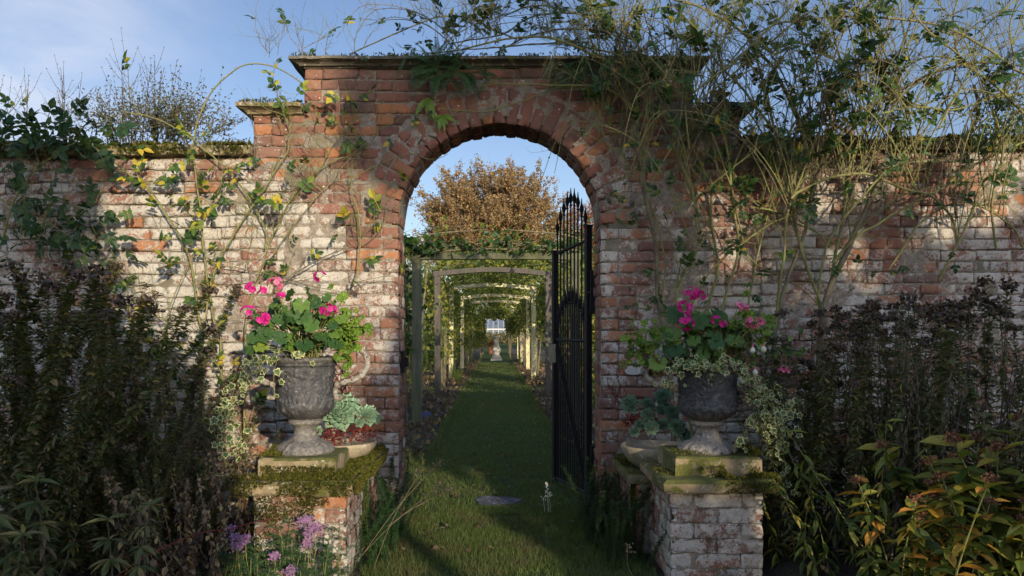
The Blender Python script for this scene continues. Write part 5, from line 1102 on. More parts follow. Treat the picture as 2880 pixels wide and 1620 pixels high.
ivy('variegated cream edged ivy spilling from the right urn and hanging beside the pedestal', 1.2, 3.95, 1.03,
    [([(1900, 1020), (1950, 1015), (2000, 1035), (2050, 1030)], [3.8, 3.78], 44), ([(1960, 1030), (1990, 1040), (2040, 1020), (2090, 1030)], [3.8, 3.8], 30), ([(2060, 1030), (2110, 1060), (2150, 1110), (2180, 1170), (2195, 1230), (2190, 1290)], [3.85, 3.8], 70), ([(2080, 1030), (2140, 1080), (2180, 1130), (2200, 1200), (2180, 1260)], [3.9, 3.8], 60), ([(2070, 1040), (2120, 1110), (2140, 1170), (2160, 1240)], [3.85, 3.8], 44), ([(2140, 1070), (2200, 1110), (2230, 1150), (2220, 1180)], [3.9, 3.85], 26), ([(2150, 1150), (2110, 1200), (2080, 1240), (2075, 1260)], [3.85, 3.8], 26), ([(2190, 1250), (2205, 1290), (2210, 1340), (2215, 1380)], [3.85, 3.8], 22), ([(1895, 1040), (1885, 1070), (1888, 1105)], [3.8, 3.8], 14)], 30, .04)
# fuchsia flowers
def fuchsia(label, items):
    t = thing('fuchsia', label, 'potted plant', tuple(P(items[0][0], items[0][1], 3.85)))
    for (x, y, kind) in items:
        c = P(x, y, 3.82); mb = MB(); v, f = tube(spline([c + np.array([-.03, .02, .09]), c + np.array([-.005, 0, .06]), c], 4), .0012, 4); mb.add(v, f, 2)
        lathe(mb, [(.0005, .0), (.004, -.003), (.0045, -.012), (.006, -.016)], c, 8, 0)
        if kind == 0: lathe(mb, [(.006, -.016), (.013, -.026), (.013, -.036), (.005, -.046), (.0005, -.05)], c, 10, 1)
        else:
            for k in range(9): a = k * .7; inst(mb, T_LEAF[0] * np.array([1.3, 1, 1]), [(T_LEAF[1][0][0], 1 if k % 2 else 0)], [c + np.array([0, 0, -.014])], unit(np.array([math.cos(a), math.sin(a), -.5 if k % 2 else .05])), np.array([0, 0, 1.]), .028)
        mb.build('flower', [M_petp, M_white if kind == 0 else M_petp, M_cane], t)
    mb = MB(); k = 26; pos = P(2175, 990, 3.92) + R.normal(size=(k, 3)) * np.array([.07, .03, .06]); inst(mb, T_LEAF[0], T_LEAF[1], pos, unit(R.normal(size=(k, 3)) + np.array([0, -.2, -.6])), unit(R.normal(size=(k, 3)) * .5 + np.array([0, -.7, .7])), .045)
    for q in range(6): v, f = tube(spline([P(2060, 1010, 3.95), P(2120, 940 + q * 15, 3.9), P(2190 + q * 5, 960 + q * 10, 3.88)], 5), .0014, 4); mb.add(v, f)
    tagp(mb.build('foliage', [M_gera], t), kind='stuff')
fuchsia('fuchsia with hanging pink flowers and pale buds leaning out of the right urn', [(2117, 968, 0), (2148, 965, 0), (2198, 1030, 1), (2212, 1032, 1), (2124, 1030, 0)])
# echeverias
def rosette(loc, r, nrm, label, grp):
    mb = MB(); n = 80
    lv = []; NX = 4
    for i in range(5):
        y = i / 4; w = [.08, .17, .29, .26, .03][i]; lv += [(-w, y, .05 + (.10 if i < 4 else .06)), (0, y, .0 + .05 * (i == 4)), (w, y, .05 + (.10 if i < 4 else .06)), (0, y, -.10 * math.sin(PI * y))]
    lv = np.array(lv); lf_ = []
    for i in range(4):
        a = 4 * i; lf_ += [(a, a + 1, a + 5, a + 4), (a + 1, a + 2, a + 6, a + 5), (a + 2, a + 3, a + 7, a + 6), (a + 3, a, a + 4, a + 7)]
    B = basis(unit(np.cross(nrm, [1, .2, 0]))[None], np.array(nrm, float)[None])[0]
    for k in range(n):
        a = k * 2.39996; e = k / n; tilt = math.radians(80 * (1 - e) ** .8 + 6); L = r * (.2 + .8 * e)
        d = np.array([math.cos(a) * math.cos(tilt), math.sin(a) * math.cos(tilt), math.sin(tilt)]); nn = np.array([-math.cos(a) * math.sin(tilt), -math.sin(a) * math.sin(tilt), math.cos(tilt)])
        Wd = np.stack([B[:, 0], B[:, 1], B[:, 2]], 1); inst(mb, lv, [(np.array(lf_), 0)], [np.array(loc) + B[:, 2] * (1 - e) * r * .25], Wd @ d, Wd @ nn, L)
    o = mb.build('echeveria_rosette', [M_echev], None, smooth=True, loc=tuple(loc)); return tagp(o, label, 'succulent', grp)
gl_ = 'echeveria rosettes in the left stone bowl'
for (x, y, D, r, lab) in ((958, 1165, 4.3, .135, 'largest pale green echeveria rosette, right behind the foot of the left urn'), (1033, 1172, 4.42, .078, 'medium echeveria rosette at the outer edge of the left bowl'), (1012, 1190, 4.36, .038, 'smallest echeveria rosette tucked between the two larger ones of the left bowl'), (1055, 1178, 4.5, .045, 'echeveria rosette at the far right of the left bowl, next to the jamb'), (990, 1140, 4.5, .05, 'echeveria rosette half hidden at the back of the left bowl'), (892, 1215, 4.25, .04, 'little echeveria peeping between the left urn foot and the large rosette')):
    rosette(P(x, y, D), r, unit([.12 + R.normal() * .1, -.88, .5]), lab, gl_)
gr_ = 'echeveria rosettes in the right stone bowl'
for (x, y, D, r, lab) in ((1772, 1140, 4.4, .068, 'flat echeveria rosette at the far left end of the right bowl'), (1822, 1140, 4.4, .052, 'echeveria rosette second from the left in the top row of the right bowl'), (1865, 1122, 4.5, .072, 'tallest echeveria, partly pink centred, against the right urn'), (1822, 1168, 4.32, .05, 'echeveria rosette in the middle of the right bowl'), (1856, 1155, 4.36, .04, 'small echeveria rosette just left of the right urn bowl'), (1888, 1165, 4.3, .055, 'echeveria rosette touching the right urn'), (1798, 1195, 4.3, .038, 'small echeveria low on the left of the right bowl'), (1832, 1205, 4.26, .052, 'front echeveria rosette above the lip of the right bowl'), (1865, 1195, 4.3, .045, 'dark echeveria rosette below the one touching the right urn'), (1785, 1215, 4.3, .04, 'lowest echeveria, hanging over the left lip of the right bowl'), (1905, 1205, 4.2, .06, 'echeveria rosette behind the neck of the right urn'), (1925, 1225, 4.2, .045, 'echeveria leaves drooping beside the foot of the right urn')):
    rosette(P(x, y, D), r, unit([-.1 + R.normal() * .15, -.9, .45]), lab, gr_)
for (c, w_, lab) in ((P(1010, 1215, 4.36), .10, 'dark red sedum creeping under the left echeverias'), (P(1790, 1185, 4.4), .09, 'dark red sedum among the right echeverias'), (P(935, 1225, 4.25), .07, 'dark red sedum at the foot of the large left rosette')):
    mb = MB(); n = 240; pos = c + R.normal(size=(n, 3)) * np.array([w_ * .5, .04, .03]); inst(mb, T_LEAF[0], T_LEAF[1], pos, rdir(n), rdir(n), .016)
    tagp(mb.build('red_sedum', [M_red], loc=tuple(c)), lab, 'succulent', kind='stuff')
for (c, lab) in ((P(970, 1110, 4.55), 'sprays of thin dark red stems behind the handle of the left urn'), (P(1735, 1130, 4.55), 'upright dark red succulent stems at the left end of the right bowl')):
    mb = MB()
    for i in range(16 if c[0] < 0 else 5):
        h = R.uniform(.08, .2); q = spline([c + np.array([R.normal() * .03, 0, -.03]), c + np.array([R.normal() * .04, -.02, h * .5]), c + np.array([R.normal() * .06, -.03, h])], 5); v, f = tube(q, .002, 4); mb.add(v, f); inst(mb, T_LEAF[0], T_LEAF[1], q[3:], rdir(len(q) - 3), rdir(len(q) - 3), .014)
    tagp(mb.build('red_stemmed_succulent', [M_red], loc=tuple(c)), lab, 'succulent')
# ================================================================ border plants: shoots and clumps
def shoot_tpl(H, nl, ls, lm_t=T_LANCE, lean=.12, head=None, whorl=1, r=.003, taper=True, lowbare=.1, droop=-.1, sd=0):
    """returns a MB-like list of (v, f, mat) for one leafy shoot of height H starting at the origin"""
    mb = MB(); a = R.uniform(0, 2 * PI); p = spline([(0, 0, 0), (math.cos(a) * lean * H * .3, math.sin(a) * lean * H * .3, H * .5), (math.cos(a) * lean * H, math.sin(a) * lean * H, H)], 8)
    v, f = tube(p, np.linspace(r, r * .5, len(p)), 5); mb.add(v, f, 1)
    tt = np.sort(R.uniform(lowbare, 1, nl)); pos = np.stack([np.interp(tt, np.linspace(0, 1, len(p)), p[:, k]) for k in range(3)], -1); an = np.arange(nl) * 2.4 + R.normal(size=nl) * .3
    if whorl > 1: tt = np.round(tt * (nl / whorl)) / (nl / whorl); pos = np.stack([np.interp(tt, np.linspace(0, 1, len(p)), p[:, k]) for k in range(3)], -1); an = np.arange(nl) * 2 * PI / whorl + tt * 9
    d = unit(np.stack([np.cos(an), np.sin(an), droop + R.normal(size=nl) * .25 + (tt > .85) * .5], -1)); s = ls * R.uniform(.7, 1.2, nl) * (1 - .45 * tt if taper else 1)
    inst(mb, lm_t[0], [(lm_t[1][0][0], 0)], pos, d, np.array([0, 0, 1.]) + R.normal(size=(nl, 3)) * .2, s)
    if head is not None: head(mb, p[-1])
    return mb
def clumpthing(name, label, cat, spots, mks, mats, part='leafy_shoot', group=None, base=None):
    """spots: list of (x, y, z0, scale); mks: list of functions returning MB"""
    sp = np.array([s[:3] for s in spots]); t = thing(name, label, cat, tuple(sp.mean(0) * np.array([1, 1, 0])), group)
    ob = []
    for mk in mks: o = mk().build(part, mats, t); ob.append(o)
    for i, s in enumerate(spots):
        o = ob[i] if i < len(ob) else ob[int(R.integers(len(ob)))].copy()
        if i >= len(ob): COL.objects.link(o); o.parent = t
        o.location = (s[0] - t.location[0], s[1] - t.location[1], s[2]); o.rotation_euler = (R.normal() * .16, R.normal() * .16, R.uniform(0, 2 * PI)); o.scale = (s[3],) * 3
        # undo build's own offset: mesh is stored relative to the thing
    for o in ob:
        me = o.data; off = np.array(t.location); co_ = np.empty(len(me.vertices) * 3, np.float32); me.vertices.foreach_get('co', co_); co_ = co_.reshape(-1, 3) + off; me.vertices.foreach_set('co', co_.astype(np.float32).ravel()); me.update()
    return t
def ball_head(nb, rad, s, m_=2, flat_=.5):
    def h(mb, c):
        o = rdir(nb) * R.uniform(.3, 1, (nb, 1)) * np.array([rad, rad, rad * flat_]); inst(mb, T_LEAF[0], [(T_LEAF[1][0][0], m_)], c + o, rdir(nb), rdir(nb), s)
    return h
def spots(n, xr, yr, zf=lambda x, y: 0, sc=(.85, 1.15)):
    return [(x, y, zf(x, y), R.uniform(*sc)) for x, y in zip(R.uniform(*xr, n), R.uniform(*yr, n))]
# right: tall dark seed-headed perennials
dk = lambda: shoot_tpl(1.35, 130, .085, lean=.10, head=ball_head(60, .05, .022), r=.004, lowbare=.15)
mxt = lambda: shoot_tpl(1.3, 200, .075, lean=.08, head=ball_head(40, .04, .02), r=.003, droop=.1)
br = lambda: shoot_tpl(1.28, 220, .055, T_LEAF, lean=.08, head=ball_head(70, .05, .022), r=.003, lowbare=.35)
clumpthing('seed_head_perennial', 'tall dark perennial clump with blackish seed heads at the far right edge', 'perennial', spots(58, (2.15, 2.95), (3.2, 4.35), sc=(.95, 1.12)), [dk, mxt, br], [M_dark2, M_twig, M_seed])
clumpthing('seed_head_perennial', 'dark leafy perennial clump with blackish seed heads between the right urn and the right edge', 'perennial', spots(50, (1.62, 2.2), (3.65, 4.45), sc=(.88, 1.05)), [dk, mxt, dk], [M_dark2, M_twig, M_seed])
clumpthing('leafy_perennial', 'lower rounded mass of fine dark foliage just right of the trailing ivy', 'perennial', spots(34, (1.45, 1.85), (3.75, 4.6), sc=(.72, .92)), [mxt, br], [M_dark2, M_twig, M_seed])
dead = lambda: shoot_tpl(1.1, 80, .06, T_LANCE, lean=.06, r=.004, droop=-1.2, lowbare=.05)
clumpthing('withered_perennial', 'brown withered stems hanging in the middle of the right border', 'perennial', spots(26, (1.75, 2.7), (3.4, 3.9), sc=(.85, 1.05)), [dead, dead], [M_seed, M_twig, M_seed])
lime = lambda: shoot_tpl(.85, 34, .13, T_LANCE, lean=.25, r=.003, droop=-.5)
clumpthing('lance_leaved_plant', 'arching stem plant with yellow green lance leaves right of the right pedestal', 'perennial', [(1.5, 3.75, 0, .8), (1.55, 3.65, 0, .75), (1.62, 3.7, 0, .85), (1.45, 3.9, 0, .7), (1.75, 3.6, 0, 1.0), (1.85, 3.55, 0, 1.05), (1.95, 3.6, 0, 1.1), (1.68, 3.5, 0, .7), (2.05, 3.5, 0, .95)], [lime, lime, lime], [M_vine, M_cane, M_seed])
broad = lambda: shoot_tpl(.62, 38, .088, (T_LEAF[0] * np.array([.8, 1, 1]), T_LEAF[1]), lean=.2, r=.004, droop=-.15, taper=False, head=ball_head(60, .035, .012))
M_brownhead = leafmat('brown_head', [(0, (.12, .05, .025)), (1, (.25, .10, .05))], trans=.1)
clumpthing('broad_leaved_shrub', 'broad leaved shrub turning orange, catching the sun in the bottom right corner', 'shrub', spots(26, (1.62, 2.5), (2.75, 3.35), sc=(.8, 1.15)), [broad, broad, broad], [M_orange, M_cane, M_brownhead])
clumpthing('broad_leaved_shrub', 'green broad leaved shrub behind the orange leaves at the right', 'shrub', spots(20, (1.9, 2.7), (3.1, 3.5), sc=(1.1, 1.4)), [broad, broad], [M_vine, M_cane, M_brownhead])
# left border
fine = lambda: shoot_tpl(1.45, 420, .036, T_LEAF, lean=.26, head=ball_head(50, .06, .022), r=.002, lowbare=.05, taper=False)
fine2 = lambda: shoot_tpl(1.4, 340, .05, T_LANCE, lean=.32, r=.002, lowbare=.05, taper=False)
clumpthing('michaelmas_daisy', 'tall dense mass of dark small leaved stems at the far left edge', 'perennial', spots(96, (-2.75, -1.98), (3.1, 4.5), sc=(.85, 1.08)), [fine, fine2, fine], [M_dark2, M_twig, M_seed])
clumpthing('michaelmas_daisy', 'lower mass of dark small leaved stems in front of the left wall', 'perennial', spots(60, (-2.15, -1.62), (3.6, 4.65), sc=(.5, .72)), [fine, fine2], [M_dark, M_twig, M_seed])
clumpthing('michaelmas_daisy', 'knee high dark foliage left of the left pedestal', 'perennial', spots(50, (-1.95, -1.35), (3.5, 4.5), sc=(.38, .52)), [fine, fine2], [M_dark2, M_twig, M_seed])
whorl = lambda: shoot_tpl(.60, 50, .078, T_LANCE, lean=.12, whorl=7, r=.004, taper=False, droop=-.15, lowbare=.3)
clumpthing('whorled_perennial', 'plant with star shaped whorls of pointed leaves in the bottom left corner', 'perennial', spots(22, (-2.3, -1.35), (2.75, 3.3), sc=(.75, 1.15)), [whorl, whorl, whorl], [M_dark2, M_twig, M_seed])
bdead = lambda: shoot_tpl(.62, 70, .045, T_LEAF, lean=.25, r=.0025, droop=-.8, lowbare=.1)
clumpthing('withered_perennial', 'dry brown dead stems between the border and the left pedestal', 'perennial', spots(42, (-1.62, -1.2), (3.3, 3.95), sc=(.6, 1.05)), [bdead, bdead, bdead], [M_dead, M_tan, M_seed])
mb = MB()
for i in range(360):
    c = P(565 + R.normal() * 50, 1290 + R.normal() * 55, R.uniform(3.9, 4.3)); d = unit(R.normal(size=3)); L = R.uniform(.04, .16); v, f = tube(spline([c, c + d * L * .5 + R.normal(size=3) * .02, c + d * L], 3), .0011, 3); mb.add(v, f)
tagp(mb.build('dead_twig_tangle', [M_tan], loc=tuple(P(565, 1290, 4.1))), 'pale tangle of dead stalks in front of the wall left of the left pedestal', 'dry plant', kind='stuff')
m = MB(); v, f = tube(spline(trace([(300, 1640), (420, 1560), (560, 1500), (640, 1490), (690, 1475), (760, 1460)], [3.1, 3.45]), 6), .0026, 5); m.add(v, f); tagp(m.build('bramble_stem', [M_red], loc=tuple(P(560, 1500, 3.3))), 'long thin reddish bramble stem leaning towards the left pedestal', 'bramble')
# yarrow
def feath(H):
    def mk():
        mb = MB(); p = spline([(0, 0, 0), (.02, 0, H * .5), (.03, 0, H)], 6); v, f = tube(p, .0018, 4); mb.add(v, f, 1)
        for i in range(16):
            k = int(R.integers(0, len(p))); d = unit(np.array([R.normal(), R.normal(), .5])); L = R.uniform(.05, .11); q = spline([p[k], p[k] + d * L * .6, p[k] + d * L + np.array([0, 0, -.02])], 4)
            v, f = tube(q, .0008, 3); mb.add(v, f, 0); nn = len(q) * 4; qq = np.repeat(q, 4, 0); inst(mb, T_LANCE[0] * np.array([.7, 1, 1]), T_LANCE[1], qq, unit(d * .5 + rdir(nn)), rdir(nn), .016)
        return mb
    return mk
def yarrow(label, heads, sp):
    t = clumpthing('yarrow', label, 'flowering plant', sp, [feath(.30), feath(.26), feath(.34)], [M_feather, M_cane], part='feathery_shoot')
    for (x, y, D, w_) in heads:
        c = P(x, y, D); mb = MB(); v, f = tube(spline([np.array([c[0] + R.normal() * .03, c[1] + .03, .1]), (c + np.array([c[0], c[1] + .03, .1])) / 2 + .0, c + np.array([0, 0, -.02])], 5), .0018, 4); mb.add(v, f, 1)
        n = int(150 * (w_ / .04) ** 1.2); o = R.normal(size=(n, 3)) * np.array([w_ * .45, w_ * .45, .003]); o[:, 2] -= (o[:, 0] ** 2 + o[:, 1] ** 2) * 4; o[:, 2] += o[:, 1] * .4
        an = R.uniform(0, 6.28, n); inst(mb, T_GERA[0], T_GERA[1], c + o, np.stack([np.cos(an), np.sin(an), 0 * an], -1), unit(R.normal(size=(n, 3)) * .35 + np.array([0, -.5, .8])), .0085)
        for k in range(7): v, f = tube([c + np.array([0, 0, -.03]), c + o[k]], .0008, 3); mb.add(v, f, 1)
        mb.build('flower_head', [M_yarrow, M_cane], t)
yarrow('pink yarrow with flat flower heads in front of the left pedestal', [(858, 1460, 3.52, .04), (885, 1482, 3.5, .05), (870, 1500, 3.5, .03), (865, 1525, 3.48, .03), (662, 1510, 3.45, .028), (690, 1515, 3.45, .034), (668, 1532, 3.43, .036), (772, 1562, 3.45, .03), (818, 1606, 3.42, .042), (650, 1485, 3.5, .02)], spots(50, (-1.28, -.72), (3.35, 3.66), sc=(.5, .95)))
# shrublets beside the path
hth = lambda: shoot_tpl(.40, 330, .022, T_LANCE, lean=.35, r=.0012, droop=.3, lowbare=.05, taper=False)
clumpthing('feathery_shrub', 'soft feathery green shrublet sprawling at the foot of the left jamb', 'shrub', spots(40, (-.74, -.52), (3.9, 4.85), sc=(.6, 1.1)), [hth, hth, hth], [M_feather, M_feather, M_seed])
clumpthing('feathery_shrub', 'dark feathery shrublet sprawling below the open gate at the right of the path', 'shrub', spots(56, (.52, .80), (3.9, 5.1), sc=(.6, 1.1)), [hth, hth, hth], [M_hedge, M_hedge, M_seed])
for (label, sp) in (('tall bleached grass stalks leaning over the path at the left', [(1020, 1560, 1235, 1300), (1050, 1600, 1180, 1330), (1000, 1580, 1230, 1370), (1090, 1480, 1262, 1378)]), ('thin dry flower stalks at the bottom right of the path', [(1790, 1640, 1765, 1540), (2000, 1640, 1990, 1560)])):
    mb = MB()
    for (a, b_, c, d) in sp:
        D = 3.85 if a < 1500 else 3.5; q = spline(trace([(a, b_), ((a + c) / 2 - 12, (b_ + d) / 2), (c, d)], [D, D]), 6); v, f = tube(q, .0011, 4); mb.add(v, f); inst(mb, T_LEAF[0], T_LEAF[1], q[-1] + R.normal(size=(26, 3)) * .012, rdir(26), rdir(26), .010)
    tagp(mb.build('grass_stalk', [M_tan], loc=tuple(P(sp[0][0], sp[0][1], 3.85))), label, 'dry grass')
mb = MB(); c = P(1541, 1385, 5.0)
for (x, y) in ((1528, 1400), (1540, 1380), (1545, 1392), (1538, 1365)):
    v, f = tube([P(x + 4, 1440, 5.0), P(x, y, 5.0)], .001, 3); mb.add(v, f); inst(mb, T_LEAF[0], T_LEAF[1], np.repeat([P(x, y, 5.0)], 14, 0) + R.normal(size=(14, 3)) * .008, rdir(14), rdir(14), .016)
tagp(mb.build('white_wildflower', [M_white], loc=tuple(c)), 'small white wildflower standing in the grass right of the flagstone', 'flower')
# nettles at foot of left jamb inside
nt1 = lambda: shoot_tpl(.22, 26, .05, T_LEAF, lean=.2, r=.002)
clumpthing('low_leafy_plant', 'low dark leafy plants inside the gateway at the left edge of the grass', 'plant', spots(40, (-1.3, -.62), (5.5, 7.8), sc=(.5, 1.0)), [nt1, nt1], [M_dark2, M_cane, M_seed])
# ================================================================ grass
mb = MB()
def blades(n, xf, ys, L, w):
    x, y = xf(ys); m_ = len(x); l = L * R.uniform(.5, 1.4, m_); a = R.uniform(0, 2 * PI, m_); dx = np.stack([np.cos(a), np.sin(a), 0 * a], -1); ln = R.normal(size=(m_, 3)) * .45; ln[:, 2] = 1; ln = unit(ln)
    p = np.stack([x, y, 0 * x + .006], -1); v = np.stack([p - dx * w / 2, p + dx * w / 2, p + ln * l[:, None]], 1).reshape(-1, 3); mb.add(v, np.arange(3 * m_).reshape(-1, 3))
def strip(n, y0, y1, x0, x1, L, w): 
    y = R.uniform(y0, y1, n); x = R.uniform(x0, x1, n); k = fbm(np.stack([x * 9, y * 9, 0 * x], -1)) > R.uniform(.2, .55, n); c = P(1397, 1413, 5.5); k &= ((x - c[0]) / .17) ** 2 + ((y - 5.5) / .16) ** 2 > 1; blades(n, lambda q: (x[k], y[k]), None, L, w)
strip(60000, 3.6, 4.95, -.68, .80, .034, .0035); strip(14000, 4.9, 5.3, -.6, .66, .03, .004); strip(52000, 5.3, 7.7, -1.8, 1.5, .032, .005); strip(34000, 7.6, 14, -.66, .70, .03, .007); strip(16000, 14, 30, -.74, .82, .03, .012)
# ragged path edges
for (ya, yb, n) in ((7.7, 16, 2600), (16, 34, 1600)):
    for s in (-1, 1):
        y = R.uniform(ya, yb, n); x = (s * .66 + (0.03 if s > 0 else 0) + R.normal(size=n) * .02); blades(n, lambda q: (x, y), None, .06, .008)
tagp(mb.build('grass_blades', [M_grass]), kind='stuff')
mb = MB(); n = 420; x = R.uniform(-.6, .7, n); y = 4.2 + 22 * R.random(n) ** 1.4; an = R.uniform(0, 6.28, n); inst(mb, T_LEAF[0], T_LEAF[1], np.stack([x, y, 0 * x + .035], -1), np.stack([np.cos(an), np.sin(an), 0 * an], -1), unit(R.normal(size=(n, 3)) * .3 + np.array([0, 0, 1])), R.uniform(.02, .05, n))
tagp(mb.build('fallen_leaves', [M_dead]), kind='stuff')
# bed litter and small plants beyond the wall
mb = MB(); n = 9000
for s in (-1, 1):
    x = s * R.uniform(.7, 3.2, n); y = R.uniform(7.7, 30, n); k = (y < 15.8) | (y > 17); x, y = x[k], y[k]; m_ = len(x); inst(mb, T_LEAF[0], T_LEAF[1], np.stack([x, y, R.uniform(.03, .10, m_)], -1), rdir(m_), rdir(m_), R.uniform(.03, .09, m_))
tagp(mb.build('leaf_litter', [M_dead]), kind='stuff')
# ================================================================ trained trees on the pergola
gbed = lambda: shoot_tpl(.22, 40, .05, T_LANCE, lean=.3, r=.002, lowbare=.0)
k = 0
def bedplants(label, s, y0, y1, n, mat, sc=(.6, 1.2), x0=.75, x1=1.5, name='border_plant'):
    clumpthing(name, label, 'plant', spots(n, tuple(sorted((s * x0, s * x1))), (y0, y1), lambda x, y: .04, sc), [gbed, gbed], [mat, M_cane, M_seed])
bedplants('dry cut back stems in the nearest left bed beyond the wall', -1, 7.8, 12.5, 60, M_dead, (.35, .8)); bedplants('dry cut back stems in the nearest right bed beyond the wall', 1, 7.8, 12.5, 50, M_dead, (.35, .8))
bedplants('bright green leafy plant at the foot of the third left pergola post', -1, 17.6, 19.2, 22, M_lime, (1.0, 1.7), .78, 1.1); bedplants('reddish low plants by the third left pergola post', -1, 16.9, 17.7, 30, M_dead, (.6, 1.1)); bedplants('low mixed plants by the third right pergola post', 1, 16.9, 18.6, 34, M_dead, (.6, 1.2))
bedplants('small clipped green mounds left of the sundial', -1, 24, 30, 40, M_hedge, (1.0, 2.2)); bedplants('small clipped green mounds right of the sundial', 1, 24, 30, 40, M_hedge, (1.0, 2.2))
m = MB(); box(m, *sorted((P(1186, 0, 10.4)[0], P(1212, 0, 10.4)[0])), 10.38, 10.40, .06, .14); m.add(*tube([P(1199, 1180, 10.39) * np.array([1, 1, 0]), P(1199, 1180, 10.41)], .006, 5)); tagp(m.build('plant_label', [flat('blue_plate', (.05, .06, .14), .5)]), 'small blue plant label standing in the left bed beyond the wall', 'plant label')
def trained(xs, y0, y1, label, dens, roof=1., zt=2.45, leaf=.075, below=.1):
    cx = xs; t = thing('trained_fruit_tree', label, 'fruit tree', (cx, (y0 + y1) / 2, 0), 'fruit trees trained over the pergola'); n = int(dens * (y1 - y0))
    mb = MB(); ym = (y0 + y1) / 2
    for j in range(3):
        yy = y0 + (j + .5) * (y1 - y0) / 3; v, f = tube(spline([(cx, ym + (yy - ym) * .2, 0), (cx + R.normal() * .05, (ym + yy) / 2, 1.0), (cx * 1.02, yy, 2.1), (cx * .9, yy, 2.5), (cx * .1, yy, 2.62)], 6), np.linspace(.03, .006, 25), 5); mb.add(v, f)
    for j in range(40):
        y = R.uniform(y0, y1); z = R.uniform(.5, 2.3); p0 = np.array([cx + R.normal() * .08, y, z]); d = unit(R.normal(size=3) * np.array([.4, 1, .8])); v, f = tube(spline([p0, p0 + d * .2, p0 + d * .45 + np.array([0, 0, .1])], 3), .004, 3); mb.add(v, f)
    mb.build('branches', [M_caneb], t)
    tagp(t.children[0], kind='stuff')
    lf = MB(); cc = int(n / 16); c = np.stack([cx + np.sign(cx) * (np.abs(R.normal(size=cc)) * .22 - .02), R.uniform(y0, y1, cc), below + (zt - below) * R.uniform(0, 1, cc) ** .7], -1)
    r_ = int(cc * .55 * roof); c2 = np.stack([cx * R.uniform(-.05, 1, r_), R.uniform(y0, y1, r_), zt + .16 + np.abs(R.normal(size=r_)) * .12 - .12 * np.abs(R.uniform(0, 1, r_)) ** 4], -1); c = np.vstack([c, c2])
    pos = np.repeat(c, 16, 0) + R.normal(size=(len(c) * 16, 3)) * .085; m_ = len(pos); inst(lf, T_LEAF[0], T_LEAF[1], pos, unit(rdir(m_) + np.array([0, -.2, -.4])), unit(R.normal(size=(m_, 3)) * .7 + np.array([0, -.4, .5])), leaf * R.uniform(.6, 1.3, m_))
    tagp(lf.build('foliage', [M_vine], t), kind='stuff')
ys_ = [9.7, 14.5, 19.2, 24.1, 28.9, 33.8, 38.6, 43.4]; od = ['first', 'second', 'third', 'fourth', 'fifth', 'sixth', 'seventh']
for i in range(7):
    for s, nm in ((-1, 'left'), (1, 'right')):
        if i == 0: trained(s * 1.22, ys_[i], ys_[i + 1], 'sparse fruit tree trained along the first bay of the pergola, %s of the path' % nm, 120, .2, 2.35)
        else: trained(s * (1.15 if i < 3 else (.98 if i < 5 else .68)), ys_[i], ys_[i + 1] - .1, 'leafy fruit tree trained over the %s bay of the pergola, %s of the path' % (od[i], nm), (760 if i < 4 else 420), .8, 2.42 if i < 4 else (2.25 if i < 5 else 1.9), leaf=.085 if i < 4 else .11, below=(1.15 if s > 0 else .5))
pt = thing('flower_pot', 'terracotta pot of orange flowers standing left of the path beyond the sundial', 'flower pot', (P(1384, 0, 42)[0], 42, 0)); px_ = P(1384, 0, 42)[0]
m = MB(); lathe(m, [(.001, 0), (.16, 0), (.22, .30), (.25, .32), (.25, .40), (.2, .40), (.001, .38)], (px_, 42, 0), 20); m.build('pot', [flat('terracotta', (.36, .14, .07))], pt)
m = MB(); n = 400; pos = np.array([px_, 42, .55]) + R.normal(size=(n, 3)) * np.array([.14, .14, .09]); inst(m, T_QUAD[0], T_QUAD[1], pos, rdir(n), rdir(n), .06); tagp(m.build('blooms', [leafmat('rust_bloom', [(0, (.05, .08, .02)), (.5, (.3, .12, .03)), (1, (.5, .2, .04))])], pt), kind='stuff')
# leafy top of the first frame
t = thing('pergola_climber', 'dark leaved climber along the beam and left post of the nearest pergola frame', 'climber', (-1.05, 9.5, 0)); lf = MB(); st = MB()
v, f = tube(spline([(-1.1, 9.6, 0), (-1.12, 9.5, 1.2), (-1.05, 9.43, 2.05), (-.5, 9.42, 2.22), (.3, 9.42, 2.23), (1.0, 9.42, 2.22)], 8), .012, 5); st.add(v, f)
for i in range(26):
    x = R.uniform(-1.1, 1); p0 = np.array([x, 9.45, 2.2]); v, f = tube(spline([p0, p0 + np.array([R.normal() * .1, -.05, .12]), p0 + np.array([R.normal() * .25, -.08, R.uniform(-.1, .32)])], 4), .003, 3); st.add(v, f)
    q = spline([p0, p0 + np.array([0, -.05, .1]), p0 + np.array([R.normal() * .2, -.08, R.uniform(-.05, .25)])], 3); inst(lf, T_LEAF[0], T_LEAF[1], q, rdir(len(q)), rdir(len(q)), .09)
n = 150; x = -1.1 + 2.1 * R.uniform(0, 1, n) ** 2.1; pos = np.stack([x, 9.42 + R.normal(size=n) * .06, 2.27 + R.normal(size=n) * .05], -1); inst(lf, T_LEAF[0], T_LEAF[1], pos, unit(rdir(n) + np.array([0, 0, -.4])), rdir(n), .085)
n = 420; pos = np.stack([-1.2 + R.normal(size=n) * .10, 9.6 + R.normal(size=n) * .2, R.uniform(.9, 2.4, n)], -1); inst(lf, T_LEAF[0], T_LEAF[1], pos, unit(rdir(n) + np.array([0, 0, -.4])), rdir(n), .085)
tagp(lf.build('foliage', [M_rose], t), kind='stuff'); st.build('stem', [M_caneb], t)
